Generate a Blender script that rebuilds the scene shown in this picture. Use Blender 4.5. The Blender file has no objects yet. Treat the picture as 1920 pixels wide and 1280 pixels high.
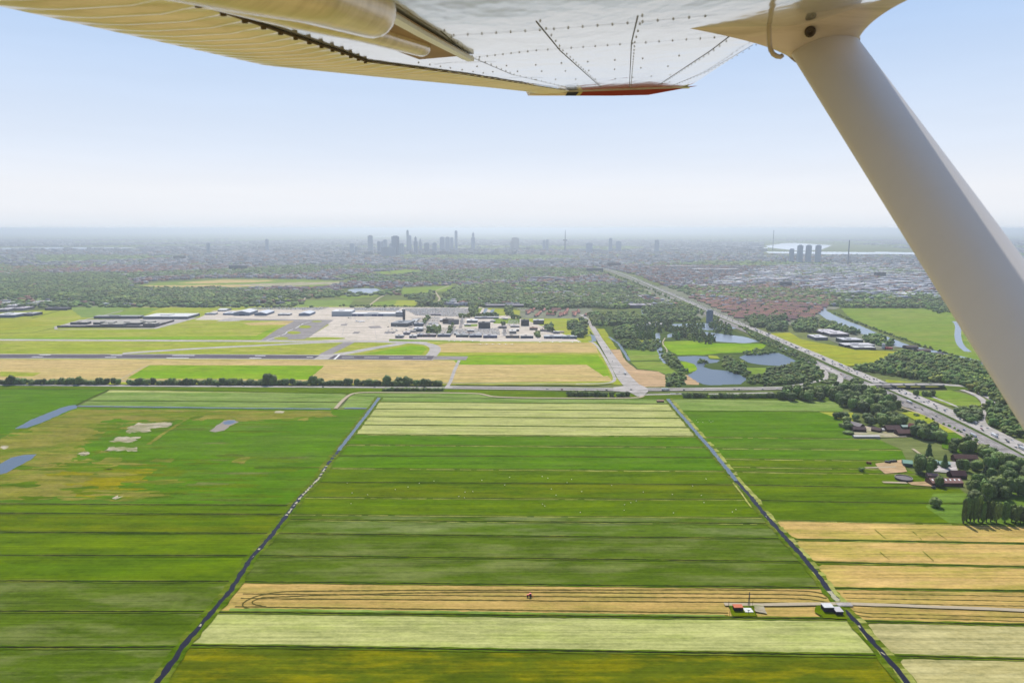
import bpy, math, random
import numpy as np
from mathutils import Vector
rnd = random.Random(7)
rng = np.random.default_rng(7)
S = bpy.context.scene
COL = S.collection
# ------------------------------------------------------------------ camera, sky, sun, exposure
H = 300.0; PITCH = math.radians(9.4); FPX = 1280.0
cam_d = bpy.data.cameras.new('camera'); cam = bpy.data.objects.new('camera', cam_d); COL.objects.link(cam)
cam.location = (0, 0, H); cam.rotation_euler = (math.radians(90) - PITCH, 0, 0)
cam_d.sensor_width = 36; cam_d.lens = 24.0; cam_d.clip_start = 0.05; cam_d.clip_end = 600000
cam_d.dof.use_dof = True; cam_d.dof.focus_distance = 1200; cam_d.dof.aperture_fstop = 9
S.camera = cam
SUN_EL = math.radians(52); SUN_AZ = math.radians(-2)      # azimuth clockwise from +Y
sd = Vector((math.sin(SUN_AZ)*math.cos(SUN_EL), math.cos(SUN_AZ)*math.cos(SUN_EL), math.sin(SUN_EL)))
sun_d = bpy.data.lights.new('sun', 'SUN'); sun = bpy.data.objects.new('sun', sun_d); COL.objects.link(sun)
sun_d.energy = 4.2; sun_d.angle = math.radians(0.55); sun_d.color = (1, 0.955, 0.88)
sun.rotation_euler = (-sd).to_track_quat('-Z', 'Y').to_euler(); sun.location = (0, 0, 900)
world = bpy.data.worlds.new('World'); S.world = world; world.use_nodes = True
nt = world.node_tree; bg = nt.nodes['Background']
sky = nt.nodes.new('ShaderNodeTexSky'); sky.sky_type = 'NISHITA'; sky.sun_disc = False
sky.sun_elevation = SUN_EL; sky.sun_rotation = SUN_AZ; sky.altitude = 300
sky.air_density = 1.0; sky.dust_density = 1.2; sky.ozone_density = 1.6
# pale summer sky: white at the horizon, blue higher up, blended into the sky texture overhead
tcw = nt.nodes.new('ShaderNodeTexCoord'); sx = nt.nodes.new('ShaderNodeSeparateXYZ'); nt.links.new(tcw.outputs['Generated'], sx.inputs[0])
cr = nt.nodes.new('ShaderNodeValToRGB'); nt.links.new(sx.outputs[2], cr.inputs[0]); SKYK = 1.414*0.13
def slin(c): c /= 255.0; return c/12.92 if c <= 0.04045 else ((c+0.055)/1.055)**2.4
stops = [(0.0, (226, 233, 242)), (.022, (240, 243, 249)), (.05, (242, 245, 251)), (.10, (226, 236, 251)), (.17, (209, 226, 250)), (.24, (190, 214, 247)), (.31, (170, 201, 243)), (.6, (120, 165, 228))]
for i, (q, c) in enumerate(stops):
    e = cr.color_ramp.elements[i] if i < 2 else cr.color_ramp.elements.new(q)
    e.position = q; e.color = (slin(c[0]), slin(c[1]), slin(c[2]), 1)
sc_ = nt.nodes.new('ShaderNodeVectorMath'); sc_.operation = 'SCALE'; sc_.inputs[3].default_value = 1/SKYK; nt.links.new(cr.outputs[0], sc_.inputs[0])
mrw = nt.nodes.new('ShaderNodeMapRange'); mrw.inputs[1].default_value = .3; mrw.inputs[2].default_value = .7; nt.links.new(sx.outputs[2], mrw.inputs[0])
mxw = nt.nodes.new('ShaderNodeMix'); mxw.data_type = 'RGBA'; nt.links.new(mrw.outputs[0], mxw.inputs[0]); nt.links.new(sc_.outputs[0], mxw.inputs[6]); nt.links.new(sky.outputs[0], mxw.inputs[7])
mpw = nt.nodes.new('ShaderNodeMapping'); mpw.inputs['Scale'].default_value = (1.5, 1.5, 16); nzw = nt.nodes.new('ShaderNodeTexNoise'); nzw.inputs['Scale'].default_value = 1.6; nzw.inputs['Detail'].default_value = 7; nzw.inputs['Roughness'].default_value = .62
nt.links.new(tcw.outputs['Generated'], mpw.inputs[0]); nt.links.new(mpw.outputs[0], nzw.inputs['Vector'])
mrc = nt.nodes.new('ShaderNodeMapRange'); mrc.inputs[1].default_value = .42; mrc.inputs[2].default_value = .72; mrc.inputs[3].default_value = .99; mrc.inputs[4].default_value = 1.022; nt.links.new(nzw.outputs[0], mrc.inputs[0])
vsc = nt.nodes.new('ShaderNodeVectorMath'); vsc.operation = 'SCALE'; nt.links.new(mxw.outputs[2], vsc.inputs[0]); nt.links.new(mrc.outputs[0], vsc.inputs[3])
nt.links.new(vsc.outputs[0], bg.inputs[0]); bg.inputs[1].default_value = 0.13
S.view_settings.view_transform = 'Standard'; S.view_settings.look = 'None'
S.view_settings.gamma = 1.0; S.view_settings.exposure = 0.5
S.render.engine = 'CYCLES'
S.cycles.max_bounces = 6; S.cycles.diffuse_bounces = 2; S.cycles.glossy_bounces = 3
S.cycles.volume_bounces = 0; S.cycles.transparent_max_bounces = 6
S.cycles.use_denoising = True
HAZE = 7.8e-5
KILL = 1.93            # white surface brightness used to turn picture colours into base colours
# ------------------------------------------------------------------ projection helpers (picture is 1920x1280)
cF = np.array([0, math.cos(PITCH), -math.sin(PITCH)]); cU = np.array([0, math.sin(PITCH), math.cos(PITCH)]); cR = np.array([1., 0, 0])
def ray(px, py): return cF + (px-960)/FPX*cR - (py-640)/FPX*cU
def G(px, py, z=0.0):
    d = ray(px, max(py, 429.5)); t = (z-H)/d[2]
    return np.array([d[0]*t, d[1]*t, z])
def P(px, py, depth): return np.array([0, 0, H]) + ray(px, py)*depth
def ppm(py):                                   # picture pixels per metre at that ground row
    d = ray(960, py); t = -H/d[2]; return FPX/t
# ------------------------------------------------------------------ materials
def lin(c): c = c/255.0; return c/12.92 if c <= 0.04045 else ((c+0.055)/1.055)**2.4
def C(r, g, b, k=None):
    k = k or KILL; return (min(lin(r)/k, .9), min(lin(g)/k, .9), min(lin(b)/k, .9), 1)
MATS = {}
def newmat(name):
    m = bpy.data.materials.new(name); m.use_nodes = True; n = m.node_tree.nodes; return m, n, m.node_tree.links, n['Principled BSDF']
def setp(b, rough=0.9, spec=0.2, metal=0.0):
    b.inputs['Roughness'].default_value = rough; b.inputs['Specular IOR Level'].default_value = spec; b.inputs['Metallic'].default_value = metal
def plain(name, col, rough=0.8, spec=0.3, metal=0.0, var=0.18, scale=0.4, stretch=(1, 1, 1)):
    if name in MATS: return MATS[name]
    m, n, l, b = newmat(name); setp(b, rough, spec, metal)
    tc = n.new('ShaderNodeTexCoord'); mp = n.new('ShaderNodeMapping'); mp.inputs['Scale'].default_value = stretch
    nz = n.new('ShaderNodeTexNoise'); nz.inputs['Scale'].default_value = scale; nz.inputs['Detail'].default_value = 4
    l.new(tc.outputs['Object'], mp.inputs[0]); l.new(mp.outputs[0], nz.inputs['Vector'])
    mx = n.new('ShaderNodeMix'); mx.data_type = 'RGBA'
    mx.inputs[6].default_value = (col[0]*(1-var), col[1]*(1-var), col[2]*(1-var), 1)
    mx.inputs[7].default_value = (min(col[0]*(1+var), 1), min(col[1]*(1+var), 1), min(col[2]*(1+var), 1), 1)
    l.new(nz.outputs[0], mx.inputs[0]); l.new(mx.outputs[2], b.inputs['Base Color'])
    MATS[name] = m; return m
def field_mat(name, a, b2, c2=None, amt=0.5, streak=(0.004, 0.05), fine=0.35, patch=0.006, pamt=0.5, rough=1.0, rot=0.0):
    """crop or grass: long streaks along the strips, patches of a second and third colour, fine grain"""
    if name in MATS: return MATS[name]
    m, n, l, b = newmat(name); setp(b, rough, 0.0)
    tc = n.new('ShaderNodeTexCoord')
    def noise(sc, detail, mapping=None, r=0.6, off=0):
        mp = n.new('ShaderNodeMapping'); mp.inputs['Scale'].default_value = mapping or (1, 1, 1)
        mp.inputs['Location'].default_value = (off, off*1.7, 0); mp.inputs['Rotation'].default_value = (0, 0, rot)
        l.new(tc.outputs['Object'], mp.inputs[0])
        q = n.new('ShaderNodeTexNoise'); q.inputs['Scale'].default_value = sc; q.inputs['Detail'].default_value = detail
        q.inputs['Roughness'].default_value = r; l.new(mp.outputs[0], q.inputs['Vector']); return q.outputs[0]
    def ramp(src, lo, hi, top=1.0):
        mr = n.new('ShaderNodeMapRange'); mr.inputs[1].default_value = lo; mr.inputs[2].default_value = hi
        mr.inputs[4].default_value = top; l.new(src, mr.inputs[0]); return mr.outputs[0]
    def mix(f, x, y):
        mx = n.new('ShaderNodeMix'); mx.data_type = 'RGBA'
        l.new(f, mx.inputs[0]) if not isinstance(f, float) else setattr(mx.inputs[0], 'default_value', f)
        for k, v in ((6, x), (7, y)):
            if isinstance(v, tuple): mx.inputs[k].default_value = v
            else: l.new(v, mx.inputs[k])
        return mx.outputs[2]
    s = ramp(noise(1, 5, (streak[0], streak[1], 1)), .35, .65, amt)
    col = mix(s, a, b2)
    if c2: col = mix(ramp(noise(patch, 8, (.6, 2.6, 1), .72, 31), .47, .6, pamt), col, c2)
    g = ramp(noise(fine, 6, (.42, .8, 1), .8, 7), .3, .7)
    g2 = ramp(noise(.045, 6, (.35, 1.6, 1), .7, 19), .32, .68); mg = n.new('ShaderNodeMath'); mg.operation = 'ADD'; l.new(g, mg.inputs[0]); l.new(g2, mg.inputs[1])
    mh2 = n.new('ShaderNodeMath'); mh2.operation = 'MULTIPLY'; mh2.inputs[1].default_value = .5; l.new(mg.outputs[0], mh2.inputs[0]); g = mh2.outputs[0]
    g3 = ramp(noise(1, 3, (.006, .42, 1), .6, 43), .3, .7); m3 = n.new('ShaderNodeMath'); m3.operation = 'MULTIPLY_ADD'; m3.inputs[1].default_value = .3; l.new(g3, m3.inputs[0])
    m4 = n.new('ShaderNodeMath'); m4.operation = 'MULTIPLY'; m4.inputs[1].default_value = .7; l.new(g, m4.inputs[0]); l.new(m4.outputs[0], m3.inputs[2]); g = m3.outputs[0]
    dk = n.new('ShaderNodeMix'); dk.data_type = 'RGBA'; dk.blend_type = 'MULTIPLY'; dk.inputs[0].default_value = 1
    l.new(col, dk.inputs[6]); l.new(mix(g, (.24, .3, .2, 1), (1.84, 1.76, 1.84, 1)), dk.inputs[7])
    l.new(dk.outputs[2], b.inputs['Base Color'])
    MATS[name] = m; return m
def attr_mat(name, rough=0.9, spec=0.2, rand=0.0):
    if name in MATS: return MATS[name]
    m, n, l, b = newmat(name); setp(b, rough, spec)
    at = n.new('ShaderNodeAttribute'); at.attribute_name = 'col'
    if rand:
        oi = n.new('ShaderNodeObjectInfo'); mr = n.new('ShaderNodeMapRange'); mr.inputs[3].default_value = 1-rand; mr.inputs[4].default_value = 1+rand
        l.new(oi.outputs['Random'], mr.inputs[0]); hs = n.new('ShaderNodeHueSaturation'); l.new(mr.outputs[0], hs.inputs['Value'])
        mh = n.new('ShaderNodeMapRange'); mh.inputs[3].default_value = .468; mh.inputs[4].default_value = .51; mt = n.new('ShaderNodeMath'); mt.operation = 'FRACT'
        ml = n.new('ShaderNodeMath'); ml.operation = 'MULTIPLY'; ml.inputs[1].default_value = 7.3; l.new(oi.outputs['Random'], ml.inputs[0]); l.new(ml.outputs[0], mt.inputs[0])
        l.new(mt.outputs[0], mh.inputs[0]); l.new(mh.outputs[0], hs.inputs['Hue']); l.new(at.outputs['Color'], hs.inputs['Color']); l.new(hs.outputs[0], b.inputs['Base Color'])
    else: l.new(at.outputs['Color'], b.inputs['Base Color'])
    MATS[name] = m; return m
def water_mat(name, col, rough=0.12, bump=0.25, scale=0.5, spec=.5):
    if name in MATS: return MATS[name]
    m, n, l, b = newmat(name); setp(b, rough, spec); b.inputs['Base Color'].default_value = col; b.inputs['IOR'].default_value = 1.33
    tc = n.new('ShaderNodeTexCoord'); nz = n.new('ShaderNodeTexNoise'); nz.inputs['Scale'].default_value = scale; nz.inputs['Detail'].default_value = 3
    bp = n.new('ShaderNodeBump'); bp.inputs['Strength'].default_value = bump; bp.inputs['Distance'].default_value = .3
    l.new(tc.outputs['Object'], nz.inputs['Vector']); l.new(nz.outputs[0], bp.inputs['Height']); l.new(bp.outputs[0], b.inputs['Normal'])
    MATS[name] = m; return m
# ------------------------------------------------------------------ object helpers
def tag(o, label=None, cat=None, group=None, kind=None):
    for k, v in (('label', label), ('category', cat), ('group', group), ('kind', kind)):
        if v: o[k] = v
    return o
def link(name, me, parent=None):
    o = bpy.data.objects.new(name, me); COL.objects.link(o)
    if parent: o.parent = parent
    return o
def empty(name, loc=(0, 0, 0), rz=0): o = link(name, None); o.location = loc; o.rotation_euler = (0, 0, rz); return o
def mesh(name, v, f, mats=(), mi=None, smooth=False):
    me = bpy.data.meshes.new(name); me.from_pydata([tuple(map(float, p)) for p in v], [], [tuple(int(i) for i in q) for q in f])
    for m in mats: me.materials.append(m)
    if mi is not None: me.polygons.foreach_set('material_index', mi)
    if smooth: me.polygons.foreach_set('use_smooth', [True]*len(me.polygons))
    me.update(); return me
def npmesh(name, V, T, mat, facecol=None):
    """triangle mesh from arrays; facecol (n,3) stored per face"""
    me = bpy.data.meshes.new(name); nv, nf = len(V), len(T)
    me.vertices.add(nv); me.vertices.foreach_set('co', np.ascontiguousarray(V, np.float32).ravel())
    me.loops.add(nf*3); me.loops.foreach_set('vertex_index', np.ascontiguousarray(T, np.int32).ravel())
    me.polygons.add(nf); me.polygons.foreach_set('loop_start', np.arange(0, nf*3, 3, dtype=np.int32))
    me.update(calc_edges=True)
    if facecol is not None:
        a = me.attributes.new('col', 'FLOAT_COLOR', 'FACE'); c = np.ones((nf, 4), np.float32); c[:, :3] = facecol
        a.data.foreach_set('color', c.ravel())
    me.materials.append(mat); return me
def replicate(tmpls, pos, scl, rz, cols, which=None):
    """many copies of small (V, T, C) templates as one set of arrays; cols (n,3) multiplies the template face colours"""
    Vs, Ts, Cs = [], [], []; off = 0
    which = rng.integers(0, len(tmpls), len(pos)) if which is None else which
    for k, (V, T, Ct) in enumerate(tmpls):
        idx = np.nonzero(which == k)[0]
        if not len(idx): continue
        c, s = np.cos(rz[idx])[:, None], np.sin(rz[idx])[:, None]
        Q = V[None]*scl[idx][:, None, :]
        X = Q[..., 0]*c-Q[..., 1]*s; Y = Q[..., 0]*s+Q[..., 1]*c
        W = np.stack([X, Y, Q[..., 2]], -1)+pos[idx][:, None, :]
        Vs.append(W.reshape(-1, 3)); Ts.append((T[None]+(np.arange(len(idx))*len(V))[:, None, None]).reshape(-1, 3)+off)
        Cs.append((Ct[None]*cols[idx][:, None, :]).reshape(-1, 3)); off += len(idx)*len(V)
    return np.concatenate(Vs), np.concatenate(Ts), np.concatenate(Cs)
def inpoly(X, Y, poly):
    r = np.zeros(len(X), bool); n = len(poly)
    for i in range(n):
        x1, y1 = poly[i][:2]; x2, y2 = poly[(i+1) % n][:2]
        if y1 == y2: continue
        k = ((y1 > Y) != (y2 > Y)) & (X < (x2-x1)*(Y-y1)/(y2-y1)+x1); r ^= k
    return r
def wpoly(pts): return [G(*p) for p in pts]
def scatter(pts, area, seed=0, world_pts=False):
    """random ground points in a polygon, about one per `area` square metres"""
    W = pts if world_pts else wpoly(pts); a = np.array(W)[:, :2]; lo, hi = a.min(0), a.max(0)
    n = int((hi-lo).prod()/area)+1; r = np.random.default_rng(seed+len(pts)*13+int(abs(a[0, 0])) % 977)
    g = math.sqrt(area); nx, ny = max(1, int((hi[0]-lo[0])/g)), max(1, int((hi[1]-lo[1])/g))
    gx, gy = np.meshgrid(np.arange(nx), np.arange(ny))
    X = lo[0]+(gx.ravel()+r.uniform(-.1, 1.1, nx*ny))*g; Y = lo[1]+(gy.ravel()+r.uniform(-.1, 1.1, nx*ny))*g
    k = inpoly(X, Y, W); return np.stack([X[k], Y[k]], -1)
_z = [0.02]
def nz_(step=0.0028): _z[0] += step; return _z[0]
def resample(W, step, closed=False):
    out = []; n = len(W); m = n if closed else n-1
    for i in range(m):
        a, b = np.array(W[i][:2], float), np.array(W[(i+1) % n][:2], float)
        k = max(1, min(60, int(np.linalg.norm(b-a)/step)))
        for j in range(k): out.append(a+(b-a)*j/k)
    if not closed: out.append(np.array(W[-1][:2], float))
    return out
def sheet(name, pts, mat, z=None, jit=1.0, step=18, label=None, kind='structure', world_pts=False):
    W = pts if world_pts else wpoly(pts); R = resample(W, step, True) if jit else [np.array(w[:2]) for w in W]
    z = nz_() if z is None else z
    dist = max(1, np.mean([np.linalg.norm(r) for r in R])/1200)
    V = [(r[0]+rnd.uniform(-jit, jit)*dist, r[1]+rnd.uniform(-jit, jit)*dist, z) for r in R]
    o = link(name, mesh(name, V, [range(len(V))], [mat])); tag(o, label, None, None, kind); return o
def smoothpath(W, it=2):
    W = [np.array(w[:2], float) for w in W]
    for _ in range(it):
        Q = [W[0]]
        for a, b in zip(W[:-1], W[1:]): Q += [a*.75+b*.25, a*.25+b*.75]
        W = Q+[W[-1]]
    return W
def ribbon(name, pts, width, mat, z=None, jit=0.0, step=12, smooth=0, gaps=None, label=None, zf=None, kind='structure', world_pts=False, widths=None):
    if len(pts) < 2: return
    W = pts if world_pts else wpoly(pts)
    if smooth: W = smoothpath(W, smooth)
    R = np.array(resample(W, step)); z = nz_() if z is None else z
    t = np.gradient(R, axis=0); t /= np.linalg.norm(t, axis=1)[:, None]+1e-9; nrm = np.stack([-t[:, 1], t[:, 0]], -1)
    V = []; F = []
    for i, r in enumerate(R):
        w = width if widths is None else np.interp(i/(len(R)-1), np.linspace(0, 1, len(widths)), widths)
        zz = z if zf is None else zf(r)
        a = r+nrm[i]*(w/2+rnd.uniform(-jit, jit)); b = r-nrm[i]*(w/2+rnd.uniform(-jit, jit))
        V += [(a[0], a[1], zz), (b[0], b[1], zz)]
        if i and not (gaps and rnd.random() < gaps): F.append((2*i-2, 2*i-1, 2*i+1, 2*i))
    o = link(name, mesh(name, V, F, [mat])); tag(o, label, None, None, kind); return o
ONES = 'zeroth first second third fourth fifth sixth seventh eighth ninth tenth eleventh twelfth thirteenth fourteenth fifteenth sixteenth seventeenth eighteenth nineteenth'.split()
TENS = {2: 'twent', 3: 'thirt', 4: 'fort', 5: 'fift', 6: 'sixt', 7: 'sevent', 8: 'eight', 9: 'ninet'}
def ordw(n):
    if n < 20: return ONES[n]
    if n < 100: return TENS[n//10]+('ieth' if n % 10 == 0 else 'y-'+ONES[n % 10])
    return 'hundred-and-'+ordw(n-100) if n > 100 else 'hundredth'
def box(V, F, x0, x1, y0, y1, z0, z1):
    b = len(V); V += [(x0, y0, z0), (x1, y0, z0), (x1, y1, z0), (x0, y1, z0), (x0, y0, z1), (x1, y0, z1), (x1, y1, z1), (x0, y1, z1)]
    F += [(b, b+3, b+2, b+1), (b+4, b+5, b+6, b+7), (b, b+1, b+5, b+4), (b+1, b+2, b+6, b+5), (b+2, b+3, b+7, b+6), (b+3, b, b+4, b+7)]
# ------------------------------------------------------------------ haze (even air around the camera and the whole land)
def build_haze():
    V = []; F = []; box(V, F, -200000, 200000, -20000, 330000, -3, 312)
    m = bpy.data.materials.new('haze'); m.use_nodes = True; n = m.node_tree.nodes
    n.remove(n['Principled BSDF']); pv = n.new('ShaderNodeVolumePrincipled'); pv.inputs['Density'].default_value = HAZE
    pv.inputs['Color'].default_value = (.87, .95, 1, 1); pv.inputs['Anisotropy'].default_value = 0.66
    m.node_tree.links.new(pv.outputs[0], n['Material Output'].inputs['Volume'])
    tag(link('haze', mesh('haze', V, F, [m])), 'pale blue haze over the far land', None, None, 'stuff')
build_haze()
exec_parts = []
# ------------------------------------------------------------------ ground sheet and fields
g_base = field_mat('ground_grass', C(112, 130, 62), C(150, 150, 100), C(92, 104, 62), .6, (.003, .006), .02, .0015, .8)
GV = []; GF = []; ys = [-3000, 0, 1000, 3000, 8000, 20000, 60000, 320000]
for i, y in enumerate(ys): GV += [(-195000 if i else -195000, y, 0), (195000, y, 0)]
for i in range(len(ys)-1): GF.append((2*i, 2*i+1, 2*i+3, 2*i+2))
tag(link('ground', mesh('ground', GV, GF, [g_base])), kind='structure')
bright = field_mat('grass_bright', C(88, 132, 0), C(102, 140, 2), C(110, 138, 44), .6, (.003, .07), .3, .008, .55)
mid = field_mat('grass_mid', C(98, 128, 0), C(120, 140, 2), C(80, 110, 8), .65, (.004, .06), .3, .01, .6)
olive = field_mat('grass_olive', C(102, 124, 0), C(124, 132, 6), C(78, 112, 2), .65, (.004, .05), .35, .012, .7)
reed = field_mat('grass_reed', C(88, 116, 16), C(108, 130, 36), C(140, 150, 92), .6, (.006, .05), .3, .012, .7)
grey = field_mat('grass_grey', C(86, 110, 14), C(102, 124, 30), C(134, 142, 80), .65, (.006, .07), .35, .014, .65)
yolk = field_mat('grass_buttercup', C(90, 106, 16), C(112, 120, 16), C(156, 148, 10), .6, (.01, .04), .35, .024, .65)
pale = field_mat('hay_pale', C(188, 192, 118), C(200, 200, 132), C(178, 190, 96), .6, (.004, .12), .4, .02, .5)
palet = field_mat('hay_tan', C(196, 188, 128), C(208, 198, 142), C(188, 176, 108), .6, (.004, .12), .4, .02, .5)
palegreen = field_mat('hay_green', C(136, 162, 78), C(160, 174, 100), C(104, 144, 42), .6, (.004, .08), .3, .015, .6)
gold = field_mat('stubble_gold', C(212, 180, 104), C(222, 188, 122), C(180, 176, 70), .6, (.004, .14), .4, .012, .55)
gold2 = field_mat('stubble_gold_cut', C(196, 168, 94), C(214, 178, 108), C(162, 160, 70), .7, (.004, .22), .45, .02, .45)
tan = field_mat('stubble_tan', C(214, 186, 122), C(222, 198, 140), C(196, 184, 104), .6, (.003, .06), .2, .006, .5)
pink = field_mat('bare_pink', C(212, 180, 140), C(204, 172, 128), C(190, 168, 120), .5, (.01, .03), .2, .01, .4)
rough = field_mat('rough_brown', C(140, 140, 46), C(160, 150, 74), C(108, 132, 18), .8, (.02, .04), .25, .012, .9)
yellow = field_mat('rough_yellow', C(156, 146, 4), C(138, 142, 8), C(112, 134, 8), .7, (.01, .03), .3, .014, .7)
bare = field_mat('bare_sand', C(214, 204, 182), C(180, 164, 130), C(120, 136, 50), .8, (.03, .08), .3, .03, .75)
lime = field_mat('grass_airfield', C(160, 176, 40), C(182, 188, 66), C(192, 184, 92), .6, (.004, .03), .15, .006, .6)
limeg = field_mat('grass_airfield_green', C(130, 174, 10), C(148, 182, 20), C(168, 184, 50), .5, (.004, .03), .15, .006, .5)
meadow = field_mat('meadow', C(128, 158, 52), C(146, 168, 66), C(160, 166, 80), .6, (.004, .012), .1, .004, .6)
ymeadow = field_mat('meadow_yellow', C(172, 176, 44), C(150, 172, 50), C(188, 178, 54), .6, (.004, .02), .1, .006, .6)
wgrass = field_mat('wild_grass', C(110, 146, 48), C(132, 158, 60), C(98, 126, 44), .6, (.01, .02), .2, .01, .6)
townfloor = field_mat('town_ground', C(136, 142, 118), C(168, 162, 146), C(110, 128, 84), .7, (.01, .02), .05, .006, .6)
shrub = field_mat('shrub_ground', C(84, 104, 48), C(100, 118, 56), C(76, 96, 40), .6, (.01, .02), .1, .008, .6)
concrete = field_mat('concrete', C(234, 222, 206), C(222, 210, 194), C(210, 198, 182), .5, (.01, .02), .1, .01, .4, .9)
asphalt = field_mat('asphalt', C(164, 158, 155), C(174, 168, 164), C(152, 147, 146), .5, (.003, .05), .2, .01, .4, .85)
darkasph = field_mat('asphalt_runway', C(112, 106, 114), C(124, 118, 124), C(104, 100, 108), .5, (.003, .08), .2, .01, .5, .85)
lightasph = field_mat('asphalt_light', C(202, 196, 190), C(190, 184, 178), C(210, 204, 198), .5, (.01, .03), .2, .02, .4, .85)
paint = plain('road_paint', C(250, 248, 245), .7, .2, var=.05)
dirt = plain('dirt_track', C(206, 190, 160), .95, .05, var=.15, scale=.2)
ditchm = plain('ditch_dark', (.01, .014, .004, 1), .9, .02, var=.3)
bankm = field_mat('ditch_bank', C(190, 190, 110), C(160, 168, 70), C(120, 140, 40), .7, (.03, .03), .4, .03, .6)
bankg = field_mat('ditch_bank_green', C(84, 114, 6), C(108, 128, 20), C(146, 146, 60), .7, (.03, .03), .4, .03, .5)
wdark = water_mat('water_dark', (.012, .011, .02, 1), .2, .3, .5, .14)
wblue = water_mat('water_blue', (.06, .09, .13, 1), .3, .6, .25, .32)  # blue base colour carries the reflected sky, the near water stays dark
wriver = water_mat('water_river', (.16, .2, .25, 1), .25, .5, .1)
algae = plain('water_reeds', C(196, 190, 160), 1, .05, var=.4, scale=.6)

L = [(283, 1296), (295, 1282), (350, 1203), (410, 1133), (433, 1107), (467, 1052), (507, 1007), (537, 967), (563, 933), (597, 898), (612, 874), (635, 845), (660, 813), (685, 781), (703, 757), (711, 746)]
RC = [(1252, 748), (1267, 767), (1288, 791), (1312, 819), (1333, 842), (1361, 877), (1380, 902), (1406, 930), (1432, 963), (1445, 978), (1474, 1010), (1502, 1041), (1534, 1080), (1552, 1105), (1571, 1128), (1583, 1144), (1608, 1169), (1633, 1201), (1658, 1229), (1679, 1254), (1702, 1282), (1716, 1300)]
def xat(path, y):
    p = sorted(path, key=lambda q: q[1]); return float(np.interp(y, [q[1] for q in p], [q[0] for q in p]))
# unseen pale strips added under and behind the aeroplane to bounce tan light onto the wing
for i in range(22):
    y = -2400+i*126; sheet('field', [(-2600, y, 0), (2600, y, 0), (2600, y+120, 0), (-2600, y+120, 0)], (palet, palet, tan, pink)[i % 4], jit=0, world_pts=True)
# middle block: (left y, right y, material) of every strip boundary, far to near
mb = [(742, 748, palegreen), (753, 757, pale), (766.6, 770, pale), (780.7, 784, pale), (796, 801.6, pale), (814, 818, bright), (833.5, 838, bright), (854, 858, bright),
      (877, 883, mid), (903.6, 909, olive), (932, 936.5, mid), (964, 970, reed), (974, 981.5, reed), (1000, 1009.5, grey), (1041.7, 1053, grey), (1090.5, 1101.6, gold2), (1147.5, 1161, pale), (1210, 1229, yolk), (1300, 1300, None)]
for (a, b, m), (c, d, _) in zip(mb[:-1], mb[1:]):
    sheet('field', [(xat(L, a), a), (xat(RC, b), b), (xat(RC, d), d), (xat(L, c), c)], m, jit=.4)
# left block
lb = [(944, 947, mid), (961.7, 964, olive), (997, 1000, mid), (1040.7, 1041.7, mid), (1089, 1090, grey), (1145.7, 1146.7, grey), (1214, 1213, grey), (1300, 1300, None)]
for (a, b, m), (c, d, _) in zip(lb[:-1], lb[1:]):
    sheet('field', [(-60, a), (xat(L, b), b), (xat(L, d), d), (-60, c)], m, jit=.4)
sheet('field', [(-60, 728), (208, 729), (140, 762), (30, 803), (-60, 850)], bright, jit=.5)
sheet('field', [(208, 731), (655, 733), (628, 766), (145, 762)], palegreen, jit=.5)
sheet('field', [(205, 731), (652, 733), (648, 737), (200, 735)], pale, jit=.3)
sheet('field', [(658, 740), (706, 742), (700, 764), (640, 765)], palegreen, jit=.4)
sheet('pasture', [(-60, 850), (30, 803), (145, 764), (686, 768), (686, 781), (660, 813), (635, 845), (612, 874), (597, 898), (563, 933), (532, 947), (-60, 944)], bright, jit=.5)
sheet('field', [(-60, 855), (20, 812), (50, 806), (140, 767), (620, 770), (615, 778), (560, 784), (480, 787), (430, 783), (350, 786), (240, 788), (228, 797), (180, 818), (148, 836), (170, 848), (125, 872), (190, 880), (260, 880), (240, 905), (200, 932), (60, 937), (-60, 937)], rough, jit=2.2, step=7)
sheet('field', [(168, 884), (200, 879), (298, 878), (256, 905), (228, 930), (205, 935), (140, 934)], yellow, jit=1.4, step=8)
ZB = [nz_(), 0]; _z[0] += .12
def blotch(px, py, mat, a, b2):
    c = G(px, py); k = 16; ph = rnd.uniform(0, 6); ZB[1] = (ZB[1]+1) % 40; W = []
    for i in range(k):
        an = i*6.283/k; r_ = 1+.3*math.sin(3*an+ph)+.18*math.sin(5*an+2*ph)+rnd.uniform(-.16, .16); W.append((c[0]+a*r_*math.cos(an), c[1]+b2*r_*math.sin(an), 0))
    sheet('grass_patch', W, mat, z=ZB[0]+ZB[1]*.0028, jit=0, world_pts=True)
edge = [(20, 812), (50, 806), (615, 778), (560, 784), (480, 787), (430, 783), (350, 786), (300, 787), (240, 790), (228, 797), (205, 808), (180, 818), (160, 828), (148, 836), (170, 848), (150, 860), (125, 872), (190, 880), (160, 884), (256, 905), (228, 930), (205, 935), (140, 934), (60, 937)]
for x, y in edge:
    for k in range(3): blotch(x+rnd.uniform(-26, 26), y+rnd.uniform(-4, 4), rnd.choice([rough, bright, mid, rough, yellow if y > 870 else olive]), rnd.uniform(7, 24), rnd.uniform(4, 10))
for k in range(46): x = rnd.uniform(-20, 300); blotch(x, rnd.uniform(820, 935) if x < 120 else rnd.uniform(862, 935), rnd.choice([rough, olive, yellow, mid, rough]), rnd.uniform(8, 40), rnd.uniform(3, 9))
for k in range(60): x = rnd.uniform(200, 560); blotch(x, rnd.uniform(795, 940), rnd.choice([bright, mid, mid, grey]), rnd.uniform(10, 50), rnd.uniform(2, 7))
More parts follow.
